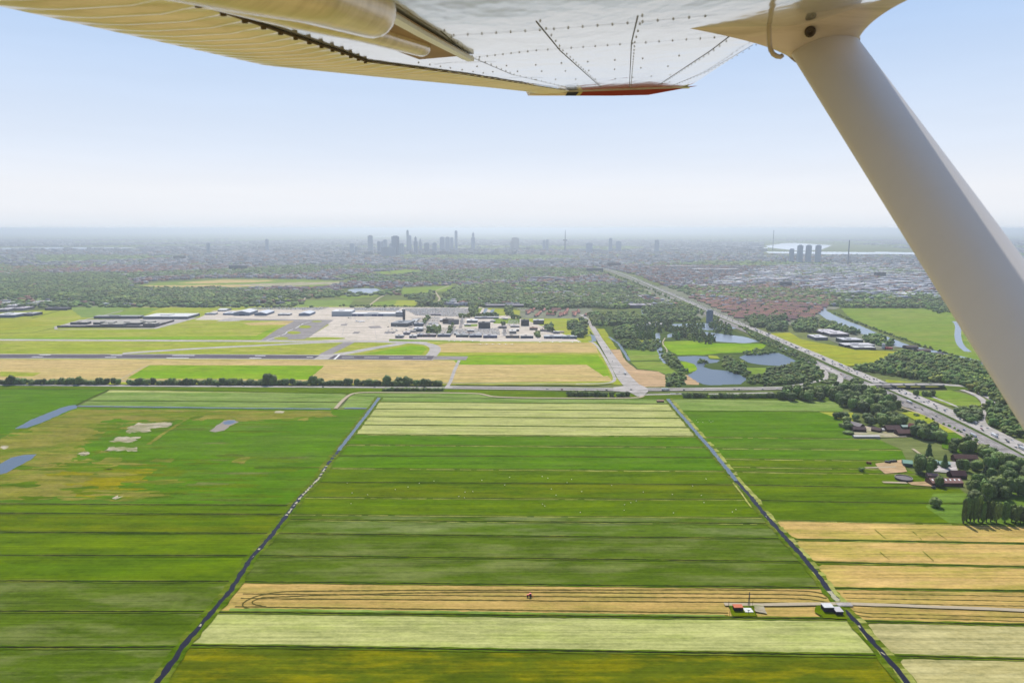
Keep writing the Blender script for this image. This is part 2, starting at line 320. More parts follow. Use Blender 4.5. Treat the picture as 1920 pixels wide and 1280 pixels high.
for pl in ([(235, 811), (243, 800), (262, 793), (326, 792), (318, 799), (285, 804), (282, 809), (250, 811)], [(203, 829), (222, 819), (262, 819), (250, 829)], [(192, 845), (205, 838), (258, 839), (255, 845)],
           [(213, 935), (216, 929), (227, 931), (224, 935)], [(512, 773), (520, 770), (534, 771), (530, 775)], [(147, 851), (155, 847), (166, 848), (162, 855)], [(2, 840), (10, 834), (16, 837), (8, 842)]):
    sheet('bare_patch', pl, bare, jit=3.2, step=4)
for pl in ([(280, 866), (290, 860), (328, 860), (322, 867)], [(435, 866), (445, 859), (470, 856), (458, 870)], [(185, 866), (200, 857), (230, 858), (225, 868)]):
    sheet('dry_patch', pl, rough, jit=2.0, step=5)
ribbon('track', [(279, 833), (310, 810), (348, 787)], 6, rough, jit=1.2, step=5)
sheet('pond_mud', [(392, 808), (402, 802), (410, 795), (420, 788), (440, 787), (447, 791), (430, 799), (420, 807), (405, 810)], plain('mud', C(150, 138, 120), .7, .3, var=.2), jit=1.2, step=6)
sheet('pond', [(418, 792), (427, 788), (440, 788), (444, 791), (430, 796), (420, 796)], wblue, jit=1.0, step=6)
sheet('pond', [(-30, 884), (0, 870), (20, 858), (43, 853), (68, 852), (57, 862), (33, 875), (13, 886), (-30, 898)], wblue, jit=1.0, step=6)
sheet('pond', [(28, 804), (60, 786), (113, 765), (128, 761), (143, 759), (145, 765), (128, 770), (113, 777), (80, 792), (50, 802)], wblue, jit=1.0, step=6)
# right block
rb = [(748, [(1580, 752)], palegreen), (770, [(1580, 772)], bright), (819, [(1645, 823)], bright), (840, [(1690, 843)], bright), (859.5, [(1700, 864)], mid), (874.5, [(1700, 880)], mid), (884, [(1720, 889)], mid), (909, [(1800, 916)], mid), (938, [(1830, 945)], mid), (974.5, [(1930, 983)], None)]
for i in range(len(rb)-1):
    a, pa, m = rb[i]; c, pc, _ = rb[i+1]
    sheet('field', [(xat(RC, a), a)]+pa+pc[::-1]+[(xat(RC, c), c)], m, jit=.4)
sheet('field', [(1780, 982), (1735, 950), (1750, 925), (1830, 925), (1980, 905), (1980, 984)], wgrass, jit=1)
sheet('field', [(1536, 772), (1600, 774), (1600, 800), (1570, 784)], lime, jit=1)
rs = [((1452, 976), (1960, 989), (1960, 1020), (1484, 1011), gold), ((1490, 1014), (1960, 1021), (1960, 1063), (1520, 1054), gold), ((1532, 1058), (1960, 1066), (1960, 1107), (1556, 1102), gold),
      ((1563, 1105), (1960, 1110), (1960, 1172), (1611, 1165), gold2), ((1624, 1168), (1960, 1174), (1960, 1236), (1668, 1227), palet), ((1686, 1235), (1960, 1240), (1960, 1300), (1722, 1300), palet)]
sheet('field', [(1446, 975), (1960, 986), (1960, 1300), (1714, 1300), (1583, 1144), (1502, 1041)], olive, jit=.5)
for a, b, c, d, m in rs:
    ins = 9 if m is gold else 6
    sheet('field', [(a[0]+ins, a[1]+1), b, c, (d[0]+ins+6, d[1]), (d[0]+1, d[1]-5), ((a[0]+d[0])/2+2, (a[1]+d[1])/2), (a[0]+1, a[1]+6)], m, jit=.5, step=8)
# swath lines of the mown strips
swath = plain('swath', C(104, 96, 40), 1, .05, var=.3)
for k, (a, b) in enumerate([(1097.5, 1107), (1105, 1114.5), (1113, 1122), (1121.5, 1130), (1137, 1149), (1142, 1154)]):
    x0, x1 = xat(L, a)+22+k*3, 1500+k*5 if k < 4 else 1365
    pts = [(x0, a)] + [(x0+(x1-x0)*t, a+(b-a)*t) for t in (.2, .4, .6, .8)] + [(x1, b)]
    if k < 4: pts += [(x1+25, b+2+k), (x1+45, b+6+k)]
    if k == 0: pts = [(x0+40, 1144), (x0+2, 1141), (x0-8, 1133), (x0+6, 1122), (x0+40, 1112), (x0+90, 1107)] + pts[4:]
    if k == 1: pts = [(x0+40, 1137), (x0+14, 1133), (x0+14, 1126), (x0+40, 1118)] + pts[2:]
    ribbon('swath_line', pts, 1.15, swath, jit=.35, step=3, smooth=1)
ribbon('swath_line', [(430, 1143), (700, 1146), (1000, 1151), (1360, 1156)], 4, palegreen, jit=.8, step=5)
for k, (a, b) in enumerate([(1113, 1117), (1122, 1126), (1131, 1135), (1150, 1157), (1157, 1164)]):
    x0 = 1600+k*6
    ribbon('swath_line', [(x0-20, a-5 if k > 2 else a-1), (x0, a), (x0+60, a+1), (1960, b+2)], 1.3, swath, jit=.4, step=3, smooth=1)
# ditches: dark water and bank shade painted as one flat strip, one dry bank
def ditch(pts, w=3.0, bank=None, off=1.5):
    if bank: ribbon('ditch_bank', [(x, y+off) for x, y in pts], 2.0, bank, jit=.7, step=7, gaps=.12)
    ribbon('ditch_bank', pts, w+1.8, bankg, jit=.5, step=8)
    ribbon('ditch', pts, w*.55, ditchm, jit=w*.13, step=4)
for i, (a, b, m) in enumerate(mb[1:-1]):
    w = 2.4 if i < 11 else 3.0
    lite = i in (4, 7, 10)
    pts = [(xat(L, a)+3, a), (xat(L, a)*.5+xat(RC, b)*.5, (a+b)/2+rnd.uniform(-.6, .6)), (xat(RC, b)-3, b)]
    ditch(pts, w if not lite else 1.2, bankm if (lite or i in (5, 9, 11)) else None)
for a, b, m in lb[:-1]: ditch([(-60, a), (240, (a+b)/2+.5), (xat(L, b)-4, b)], 3.2)
ditch([(477, 877), (605, 876)], 1.2)
for i, (a, pa, m) in enumerate(rb[1:-1]): ditch([(xat(RC, a)+4, a), ((1312+pa[0][0])/2, (a+pa[0][1])/2), pa[0]], 1.6 if i not in (6, 7) else 3, bankm if i in (1, 2, 3, 4, 5) else None)
ditch([(1450, 975), (1920, 985)], 1.5, bankm)
for a, b in (((1486, 1011.5), (1960, 1020)), ((1522, 1054.5), (1960, 1064)), ((1556, 1103), (1960, 1109)), ((1612, 1165), (1960, 1173)), ((1672, 1230), (1960, 1238))): ditch([a, b], 2.6, bankm)
ditch([(205, 731), (172, 745), (143, 760)], 2.2)
ditch([(150, 751), (640, 754)], 1.8)
ribbon('canal', [(145, 761.5), (400, 765), (620, 767)], 5.5, wblue, jit=1, step=10)
ribbon('canal', [(646, 765.5), (690, 766)], 7, wblue, jit=1, step=10)
for path in (L, RC):
    ribbon('canal_bank', [(x, y) for x, y in path], 13, bankg, jit=1.3, step=6)
    ribbon('canal_bank', [(x-4 if path is L else x+5, y) for x, y in path], 9, bankm if path is RC else bankg, jit=1.2, step=6, gaps=.35)
ribbon('canal', [p for p in L if p[1] > 960], 4.4, wdark, jit=.8, step=4)
ribbon('canal', [p for p in L if p[1] <= 967 and p[1] > 840], 4.4, wdark, jit=.8, step=4, gaps=.3)
ribbon('canal', [p for p in L if p[1] < 850], 5.6, wblue, jit=.8, step=5)
ribbon('canal', [p for p in RC if p[1] < 1135], 5.0, wdark, jit=.8, step=4, z=nz_())
ribbon('canal', [p for p in RC if p[1] < 905], 5.4, wblue, jit=.8, step=4)
ribbon('canal', [p for p in RC if p[1] > 1135], 4.2, wdark, jit=.8, step=4)
for path, lo, hi, g_, wd in ((L, 870, 975, .25, 2.6), (L, 975, 1300, .97, 1.2), (L, 1095, 1125, .2, 3), (RC, 1100, 1135, .1, 4), (RC, 1135, 1300, .85, 1.4), (RC, 745, 980, .95, 1.5), (L, 840, 870, .5, 2.4)):
    ribbon('reed_mat', [(p[0]+rnd.uniform(-1, 1), p[1]) for p in path if lo <= p[1] <= hi], wd, algae, jit=1.0, step=3, gaps=g_)
ribbon('canal_bank_path', [(1374, 905), (1390, 925), (1400, 940), (1409, 952)], 2, bankm, jit=.3, step=5)
# wheel tracks on the stubble and pale flower and dry streaks in the meadows
for (x0, y0, x1, y1) in ((1640, 993, 1660, 1010), (1711, 997, 1728, 1012), (1755, 998, 1775, 1012), (1650, 1036, 1668, 1050), (1730, 1034, 1750, 1052)):
    ribbon('wheel_track', [(x0, y0), ((x0+x1)/2, (y0+y1)/2+rnd.uniform(-.5, .5)), (x1, y1)], .8, rough, jit=.25, step=4, gaps=.1)
# verge between block and main road
sheet('verge', [(-60, 722), (640, 727), (850, 730), (1195, 738), (1255, 740), (1600, 738), (1640, 740), (1580, 752), (1255, 748), (712, 744), (640, 738), (208, 731), (-60, 729)], mid, jit=.4)
sheet('verge', [(665, 738.5), (893, 738.5), (925, 745.5), (1195, 747), (1200, 749), (712, 744), (665, 741)], palegreen, jit=.4)
# ---- airport land, far to near
sheet('airfield', [(-120, 596), (100, 580), (420, 572), (900, 577), (1100, 590), (1140, 650), (1180, 722), (640, 722), (-120, 720)], lime, jit=1)
sheet('field', [(-120, 674), (815, 675.5), (1120, 683), (1148, 715), (640, 720), (-120, 714)], tan, jit=.8)
sheet('field', [(-120, 643), (560, 645), (620, 660), (-120, 662)], lime, jit=1)
sheet('field', [(238, 710), (280, 685), (608, 686), (578, 712)], limeg, jit=.8)
sheet('field', [(0, 697), (78, 699), (62, 706), (0, 706)], lime, jit=.8)
sheet('field', [(815, 668), (1120, 665), (1134, 684), (860, 684), (850, 676)], limeg, jit=.8)
sheet('field', [(818, 647), (845, 643), (1115, 643), (1122, 662), (822, 661)], tan, jit=.8)
sheet('field', [(680, 664), (770, 648), (795, 650), (800, 656), (790, 665)], limeg, jit=.8)
sheet('field', [(1100, 684), (1135, 684), (1144, 704), (1132, 706)], limeg, jit=.8)
sheet('field', [(-120, 608), (120, 604), (300, 612), (480, 606), (560, 602), (490, 636), (-120, 634)], lime, jit=1)
sheet('field', [(150, 596), (200, 576), (300, 578), (260, 596)], meadow, jit=1)
sheet('field', [(455, 606), (560, 601), (540, 609), (470, 610)], tan, jit=1)
sheet('field', [(0, 634), (480, 630), (500, 620), (520, 614), (490, 637), (0, 636)], limeg, jit=1)
# apron and taxiways
sheet('airport_yard', [(365, 600), (400, 583), (620, 576), (900, 576), (985, 600), (1060, 628), (1090, 641), (820, 641), (745, 640), (740, 625), (560, 601)], concrete, jit=0)
sheet('apron', [(573, 636), (632, 600), (640, 594), (745, 594), (748, 600), (728, 613), (765, 614), (748, 628), (790, 641), (640, 640)], concrete, jit=0)
sheet('asphalt_apron', [(488, 639), (520, 618), (552, 602), (450, 601), (462, 598), (626, 600), (575, 636)], asphalt, jit=0)
sheet('apron_slab', [(405, 603), (430, 596), (460, 597), (448, 602)], lightasph, jit=0)
for cx, cy, w, h in ((572, 613, 12, 2.8), (551, 624, 13, 2.8), (527, 634.5, 14, 2.4), (594, 603, 10, 1.3), (610, 634.8, 38, 2.4)):
    sheet('grass_island', [(cx+w*math.cos(a), cy+h*math.sin(a)) for a in np.linspace(0, 6.28, 20)[:-1]], lime, jit=0)
ribbon('taxiway', [(-120, 636.5), (0, 637.5), (480, 639.8), (700, 640.8), (800, 643)], 27, lightasph, jit=0)
ribbon('taxiway', [(230, 663), (300, 658), (400, 652), (480, 648.5), (560, 644), (640, 641)], 24, lightasph, smooth=1)
ribbon('taxiway', [(604, 668), (625, 657), (655, 642)], 30, asphalt)
ribbon('taxiway', [(592, 670), (650, 663), (700, 653), (745, 646), (765, 641)], 30, lightasph, smooth=2)
ribbon('taxiway', [(700, 640.5), (790, 643), (812, 648), (818, 656), (806, 670)], 28, lightasph, smooth=2)
ribbon('runway_shoulder', [(-120, 668.2), (400, 668.8), (815, 671.3)], 60, lightasph, jit=0)
ribbon('runway', [(-120, 668.2), (400, 668.8), (594, 669.8)], 46, darkasph, jit=0)
ribbon('runway', [(621, 670), (812, 671.2)], 50, darkasph, jit=0)
ribbon('runway', [(812, 671.3), (876, 672)], 46, asphalt, jit=0)
mk = nz_()
for x0, x1, y in ((60, 81, 669.3), (74, 95, 665.6), (197, 218, 670.2), (208, 229, 666.6), (312, 354, 671.3), (323, 365, 666.8), (468, 490, 671.5), (478, 498, 667.3), (575, 587, 670), (641, 664, 670.4), (683, 710, 670.6), (729, 757, 670.8), (774, 801, 671)):
    ribbon('runway_marking', [(x0, y), (x1, y)], 3.5 if x0 > 600 else 6, paint, z=mk, step=500)
ribbon('runway_marking', [(627, 674), (637, 665)], 5, paint, z=mk, step=500)
for x0, y0, x1, y1 in ((640, 606, 720, 606), (632, 616, 735, 617), (618, 626, 740, 627), (650, 600, 640, 634), (700, 600, 706, 636), (728, 600, 745, 636)): ribbon('apron_line', [(x0, y0), (x1, y1)], 1.2, lightasph if x1-x0 < 40 else paint, z=mk, step=40, gaps=.1)
for q in ([(640, 608), (652, 607), (650, 611), (638, 611)], [(690, 612), (712, 611), (716, 615), (694, 616)], [(664, 622), (676, 622), (672, 626), (660, 626)], [(722, 622), (744, 621), (740, 626), (720, 626)]): sheet('apron_stain', q, asphalt, jit=.6)
for q in ([(783, 596), (790, 596), (772, 616), (765, 615)], [(850, 612), (856, 612), (846, 630), (840, 630)], [(865, 596), (870, 596), (866, 616), (860, 616)], [(940, 596), (946, 596), (950, 630), (944, 630)]): sheet('service_road', q, asphalt, jit=0)
for q in ([(775, 617), (795, 616), (790, 622), (772, 622)], [(800, 618), (830, 616), (824, 627), (797, 627)], [(925, 598), (975, 597), (974, 607), (925, 607)], [(872, 609), (895, 608), (895, 612), (870, 613)], [(730, 636), (900, 640), (900, 641.6), (730, 640)]): sheet('grass_island', q, meadow, jit=.6)
ribbon('taxi_line', [(500, 638), (525, 630), (535, 626), (540, 621), (556, 615), (568, 607), (586, 602)], 2.5, paint, z=mk, gaps=.2)
ribbon('service_road', [(-60, 712.5), (230, 714.5), (640, 717.5), (850, 719), (1100, 720)], 5, asphalt, jit=.3)
ribbon('service_road', [(1080, 720), (1130, 719.8), (1147, 717.5), (1153, 713), (1151.5, 704), (1144, 690), (1131, 665), (1116, 644), (1104, 640)], 7, lightasph, smooth=2)
ribbon('service_road', [(838, 727), (845, 715), (852, 695), (861, 676)], 7, lightasph)
ribbon('service_road', [(280, 685), (262, 692), (225, 712)], 3, dirt)
ditch([(855, 722), (1000, 724), (1120, 723), (1150, 720)], 4)
ditch([(1106, 622), (1125, 650), (1146, 684), (1158, 708)], 4)
for pts in ([(-60, 628), (60, 624), (110, 614), (150, 603), (235, 582)], [(0, 600), (60, 597), (130, 577)], [(-60, 606), (60, 600)]): ditch(pts, 4)
for pts in ([(370, 596), (290, 617), (105, 618), (105, 612)], [(230, 583), (150, 602)]): ribbon('service_road', pts, 8, lightasph)
sheet('field', [(-60, 603), (60, 600), (105, 607), (0, 622), (-60, 624)], ymeadow, jit=1)
sheet('yard', [(100, 614), (150, 600), (370, 596), (295, 616)], lightasph, jit=0)
# land beyond the airport
sheet('field', [(155, 596), (130, 577), (225, 572), (235, 582)], palegreen, jit=2)
sheet('field', [(240, 539), (300, 530), (420, 523.5), (560, 525), (645, 528), (600, 538), (400, 539), (270, 544)], meadow, jit=4)
sheet('field', [(237, 540.5), (275, 535.5), (420, 534), (520, 531.5), (560, 535), (400, 539), (270, 544)], tan, jit=5)
sheet('field', [(335, 530.5), (420, 524.5), (520, 526), (480, 529.5), (370, 532)], tan, jit=5)
sheet('field', [(430, 534), (560, 529.5), (650, 528.5), (620, 533), (520, 537)], bare, jit=5)
sheet('field', [(430, 559), (480, 557), (560, 557), (540, 565), (440, 567)], meadow, jit=3)
sheet('field', [(520, 564), (665, 562), (655, 574), (530, 575)], palegreen, jit=1)
sheet('field', [(630, 556), (700, 551), (710, 556), (650, 561)], meadow, jit=2)
sheet('field', [(755, 541), (850, 536), (840, 546), (752, 552)], meadow, jit=3)
sheet('field', [(700, 567), (745, 562), (740, 573), (692, 575)], meadow, jit=1)
sheet('field', [(745, 563), (785, 564), (780, 574), (738, 574)], lime, jit=1)
sheet('field', [(700, 510), (760, 506), (810, 508), (730, 516)], meadow, jit=5)
sheet('field', [(935, 546), (1000, 536), (1080, 537), (1060, 545)], meadow, jit=3)
sheet('field', [(990, 548), (1060, 546), (1060, 552), (1000, 556)], meadow, jit=3)
sheet('field', [(1020, 598), (1095, 596), (1085, 607), (1022, 608)], lime, jit=1)
sheet('field', [(890, 578), (905, 578), (892, 596), (880, 592)], meadow, jit=1)
sheet('field', [(925, 580), (950, 580), (948, 592), (925, 592)], lime, jit=1)
sheet('pond', [(650, 544), (668, 541), (705, 541), (712, 545), (700, 550), (660, 550)], wriver, jit=2)
ribbon('pond', [(912, 578), (905, 594)], 12, wblue)
ribbon('pond', [(925, 580), (917, 594)], 12, wblue)
ribbon('dirt_road', [(754, 536), (735, 547), (712, 558), (692, 573)], 9, dirt, jit=1)
ribbon('dirt_road', [(842, 536), (815, 546), (825, 560), (815, 574)], 8, dirt, jit=1)
ribbon('dirt_road', [(560, 570), (575, 557), (600, 545)], 8, dirt, jit=1)
ribbon('road', [(-60, 572), (200, 575), (420, 577), (860, 577)], 9, asphalt, jit=.3)
sheet('town_ground', [(975, 580), (1110, 578), (1112, 598), (975, 597)], townfloor, jit=2)
sheet('town_ground', [(1270, 606), (1225, 575), (1160, 550), (1250, 535), (1700, 520), (1790, 560), (1740, 576), (1575, 577), (1540, 585), (1530, 608), (1420, 612), (1350, 590)], townfloor, jit=4)
sheet('town_ground', [(-200, 530), (-200, 490), (350, 488), (420, 500), (240, 505)], townfloor, jit=8)
# right of the access road
sheet('wild_land', [(1120, 612), (1200, 600), (1340, 604), (1560, 700), (1650, 725), (1210, 728), (1150, 660)], shrub, jit=2)
sheet('field', [(1119, 617), (1133, 617), (1157, 655), (1144, 656)], ymeadow, jit=.8)
sheet('field', [(1145, 656), (1162, 656), (1172, 676), (1194, 693), (1233, 697), (1248, 704), (1248, 726), (1205, 726), (1184, 716), (1162, 685)], pink, jit=1)
sheet('field', [(1173, 657), (1235, 658), (1237, 676), (1182, 677)], meadow, jit=1)
sheet('field', [(1183, 679), (1240, 678), (1272, 702), (1248, 702), (1233, 696), (1196, 692)], meadow, jit=1)
sheet('field', [(1245, 641), (1300, 639), (1345, 644), (1440, 645), (1420, 662), (1350, 662), (1320, 666), (1270, 666), (1243, 650)], limeg, jit=2)
sheet('field', [(1328, 666), (1345, 668), (1350, 673), (1330, 672)], lime, jit=1)
sheet('field', [(1276, 678), (1298, 679), (1312, 694), (1288, 700), (1278, 690)], limeg, jit=1.5)
sheet('field', [(1283, 704), (1293, 704), (1312, 714), (1310, 722), (1280, 722)], pink, jit=1)
sheet('field', [(1398, 690), (1450, 690), (1440, 700), (1400, 703)], meadow, jit=2)
sheet('field', [(1195, 638), (1225, 638), (1224, 643), (1195, 643)], ymeadow, jit=1)
ribbon('footpath', [(1247, 634), (1241, 644), (1251, 656), (1250, 662)], 3, dirt, smooth=1)
ribbon('canal', [(1233, 625), (1234, 645), (1238, 662), (1242, 672), (1250, 682)], 12, wriver, jit=2, step=10)
ribbon('canal', [(1142, 632), (1160, 645), (1170, 660), (1180, 677)], 7, wblue, jit=1)
ribbon('canal', [(1205, 580), (1207, 596)], 10, wriver)
sheet('lake', [(1270, 669), (1303, 668), (1325, 669), (1331, 674), (1350, 676), (1344, 680), (1322, 683), (1318, 688), (1334, 693), (1366, 696), (1392, 705), (1400, 712), (1389, 721), (1334, 723), (1316, 721), (1300, 712), (1289, 704), (1300, 698), (1308, 693), (1306, 687), (1299, 682), (1288, 679), (1272, 676)], wblue, jit=1.5, step=8)
sheet('lake', [(1385, 670), (1400, 665), (1461, 662), (1480, 671), (1497, 680), (1470, 687), (1434, 685), (1405, 681)], wblue, jit=1.5, step=8)
sheet('lake', [(1252, 608), (1325, 606.5), (1345, 608), (1390, 616), (1325, 620), (1300, 615), (1256, 611)], wriver, jit=1.5, step=8)
sheet('lake', [(1311, 621), (1366, 628), (1397, 632), (1425, 641), (1397, 644), (1344, 641), (1330, 632), (1315, 625)], wriver, jit=1.5, step=8)
sheet('lake', [(1252, 627), (1264, 625), (1262, 632), (1250, 634)], wriver, jit=1, step=8)
ribbon('ditch', [(1105, 628), (1112, 630), (1114, 640), (1106, 641)], 12, wblue)
sheet('field', [(1445, 626), (1480, 624), (1500, 636), (1545, 645), (1600, 655), (1690, 660), (1640, 685), (1560, 688), (1500, 660)], ymeadow, jit=2)
sheet('field', [(1575, 578), (1735, 579), (1790, 588), (1812, 620), (1870, 682), (1790, 668), (1700, 640), (1640, 615), (1592, 596)], meadow, jit=2)
sheet('yard', [(1530, 624), (1560, 618), (1620, 622), (1690, 652), (1640, 656), (1570, 645)], townfloor, jit=1)
ribbon('river', [(1530, 573), (1537, 582), (1550, 590), (1568, 600), (1597, 611), (1622, 622), (1652, 634), (1690, 648), (1765, 664), (1800, 672), (1852, 684), (1900, 694)], 42, wriver, jit=2, step=15, widths=[60, 42, 54, 52, 48, 44, 36])
ribbon('ditch', [(1789, 603), (1794, 606), (1797, 614), (1795, 630), (1800, 648), (1815, 660)], 16, wriver, smooth=2)
sheet('pond', [(1630, 683), (1650, 679), (1680, 679), (1665, 685), (1640, 688)], wriver, jit=2)
sheet('field', [(1660, 712), (1700, 716), (1790, 728), (1660, 726)], lime, jit=1)
sheet('field', [(1700, 735), (1780, 732), (1830, 745), (1840, 760), (1810, 770), (1760, 755)], meadow, jit=1)
sheet('field', [(1690, 775), (1740, 770), (1830, 815), (1850, 850), (1800, 830), (1765, 815)], lime, jit=1)
sheet('field', [(1765, 812), (1830, 812), (1840, 850), (1800, 850), (1765, 840)], bright, jit=1)
sheet('farmyard', [(1640, 870), (1690, 862), (1700, 885), (1660, 890)], pink, jit=1.5)
sheet('farmyard', [(1700, 905), (1750, 903), (1755, 914), (1710, 910)], pink, jit=1)
sheet('farmyard', [(1600, 800), (1630, 800), (1690, 812), (1700, 820), (1600, 822)], bare, jit=1)
sheet('farmyard', [(1830, 905), (1860, 905), (1860, 915), (1840, 912)], bare, jit=1)
sheet('farmyard', [(1745, 866), (1790, 866), (1800, 890), (1750, 885)], lightasph, jit=1)
ribbon('farm_track', [(1711, 842), (1728, 854), (1748, 862)], 4, dirt)
ribbon('farm_track', [(1622, 878), (1680, 876)], 4, dirt)
ribbon('farm_track', [(1655, 905), (1700, 906)], 5, dirt)
# farm track with the huts
ribbon('farm_track', [(1358, 1134), (1430, 1135), (1500, 1134), (1575, 1133), (1700, 1137), (1960, 1147)], 4.2, dirt, jit=.3)
sheet('hut_yard', [(1412, 1136), (1432, 1136), (1438, 1152), (1415, 1148)], bare, jit=.7, step=4)
sheet('hut_yard', [(1366, 1137), (1412, 1137), (1420, 1157), (1374, 1157)], olive, jit=.5, step=4)
sheet('hut_yard', [(1530, 1137), (1580, 1137), (1590, 1162), (1545, 1160), (1528, 1150)], olive, jit=.8, step=4)
# far water
fw = water_mat('water_far', (.45, .5, .55, 1), .4, .3, .05)
sheet('lake', [(-250, 466), (0, 465), (120, 463.5), (260, 464), (210, 467), (20, 468.5), (-250, 470)], wriver, jit=0)
for pl in ([(1436, 461), (1470, 456), (1490, 455.5), (1560, 460), (1540, 468), (1500, 471), (1440, 464)], [(1435, 472), (1530, 472), (1640, 473), (1700, 476), (1560, 477), (1440, 474.5)], [(1640, 472), (1740, 474), (1740, 478), (1650, 476)],
           [(600, 446), (660, 445), (640, 447)], [(700, 443), (730, 442.6), (735, 443.6), (705, 444)], [(1470, 530), (1500, 528), (1498, 536), (1478, 537)], [(1300, 462), (1440, 464), (1440, 465.4), (1300, 463.5)]):
    sheet('river', pl, fw, jit=0)
# ---- roads
RZ = nz_(.05)
MAIN = [(-60, 721.6), (210, 724), (640, 726.5), (848, 728), (1167, 732.5), (1300, 731.5), (1462, 729), (1575, 727.5)]
def rz_over(r):                               # the main road climbs over the motorway
    x = r[0]; a = G(1560, 728)[0]; b = G(1640, 728)[0]; c = G(1760, 728)[0]; d = G(1850, 735)[0]
    return RZ+.02+6.2*max(0, min(1, (x-a)/(b-a), (d-x)/(d-c)))
ribbon('main_road', MAIN[:4], 11, lightasph, z=RZ, step=40)
ribbon('main_road', [(835, 728.5), (1000, 730.5), (1167, 732.6), (1300, 732), (1462, 730), (1575, 728.5)], 9.5, lightasph, z=RZ+.01, step=40)
ribbon('main_road', [(835, 725.5), (1000, 727.3), (1167, 729.5), (1300, 729), (1462, 727), (1575, 726)], 9.5, lightasph, z=RZ+.02, step=40)
sheet('junction', [(1150, 727), (1186, 722), (1200, 722), (1215, 729), (1215, 735), (1205, 744), (1195, 744), (1180, 736), (1150, 734)], lightasph, z=RZ+.03, jit=0)
ribbon('access_road', [(1192, 730), (1183, 722), (1172, 710), (1157, 688), (1141, 663), (1125, 638), (1111, 614), (1100, 599), (1090, 590)], 18, lightasph, z=RZ+.04, widths=[34, 22, 17, 16, 15])
ribbon('parallel_road', [(629, 767), (641, 753), (656, 740), (672, 736.6), (700, 736.4), (893, 737.5), (910, 741), (925, 745), (1000, 747), (1195, 747.5), (1207, 743)], 6.5, dirt, z=RZ+.045, smooth=2)
ribbon('parallel_road', [(1204, 741), (1250, 740), (1340, 739.5), (1450, 737)], 7, lightasph, z=RZ+.05)
CA = [(1120, 502), (1135, 506), (1172, 519), (1195, 529), (1233, 547), (1283, 568.5), (1332, 592), (1383, 614), (1400, 621), (1431, 634), (1478, 657), (1525, 679), (1572, 702), (1634, 725), (1671, 743), (1737, 773), (1781, 795), (1846, 828), (1890, 852), (1925, 872), (2050, 945)]
CB = [(1120, 500.5), (1137, 504.5), (1174, 516), (1198, 526), (1237, 543), (1287, 564), (1337, 586.5), (1387, 607.5), (1410, 616), (1440, 628), (1485, 648), (1532, 667), (1580, 689), (1645, 716), (1700, 739), (1759, 764), (1824, 794), (1890, 827), (1925, 845), (2050, 912)]
ribbon('motorway_shoulder', [((a[0]+b[0])/2, (a[1]+b[1])/2) for a, b in zip(CA[:13], CB[:13])]+[(1640, 720.5), (1686, 741), (1748, 768.5), (1802, 794.5), (1868, 827.5), (1908, 849), (2050, 928)], 52, shrub, z=RZ-.03)
ribbon('motorway', CA, 23, asphalt, z=RZ+.06, smooth=1, widths=[18, 19, 20, 24, 28, 29])
ribbon('motorway', CB, 25, lightasph, z=RZ+.065, smooth=1, widths=[20, 20, 21, 24, 28, 29])
for off in (-7.4, -3.7, 3.7, 7.4):
    for path in (CA, CB):
        W = np.array(resample(smoothpath(wpoly(path[8:]), 1), 9)); t = np.gradient(W, axis=0); t /= np.linalg.norm(t, axis=1)[:, None]
        W = W+np.stack([-t[:, 1], t[:, 0]], -1)*off
        ribbon('lane_line', [tuple(w) for w in W], .35, paint, z=RZ+.08, step=9, gaps=.4, world_pts=True)
ribbon('slip_road', [(1528, 682), (1540, 690), (1550, 701), (1551, 708), (1545, 712), (1533, 716), (1487, 724)], 9, lightasph, z=RZ+.07, smooth=2)
ribbon('slip_road', [(1532, 682), (1550, 690), (1567, 699), (1577, 710), (1573, 719), (1562, 727)], 11, lightasph, z=RZ+.075, smooth=2)
ribbon('slip_road', [(1790, 728), (1824, 738), (1846, 752), (1847, 768), (1838, 785), (1846, 800), (1872, 812), (1900, 826)], 10, lightasph, z=RZ+.08, smooth=2)
ribbon('slip_road', [(1790, 727), (1824, 732), (1853, 746), (1873, 760), (1868, 770), (1853, 778)], 8, lightasph, z=RZ+.085, smooth=2)
ribbon('slip_road', [(1740, 742), (1780, 757), (1800, 766), (1830, 767)], 6, lightasph, z=RZ+.086, smooth=1)
ribbon('service_road', [(1689, 764), (1737, 780), (1781, 804), (1824, 829), (1846, 842)], 6, dirt, z=RZ+.05)
ribbon('slip_road', [(1688, 760), (1720, 770), (1760, 790), (1800, 812)], 5, lightasph, z=RZ+.055)
ribbon('service_road', [(1425, 634), (1478, 662), (1530, 684)], 5, dirt, z=RZ+.05)
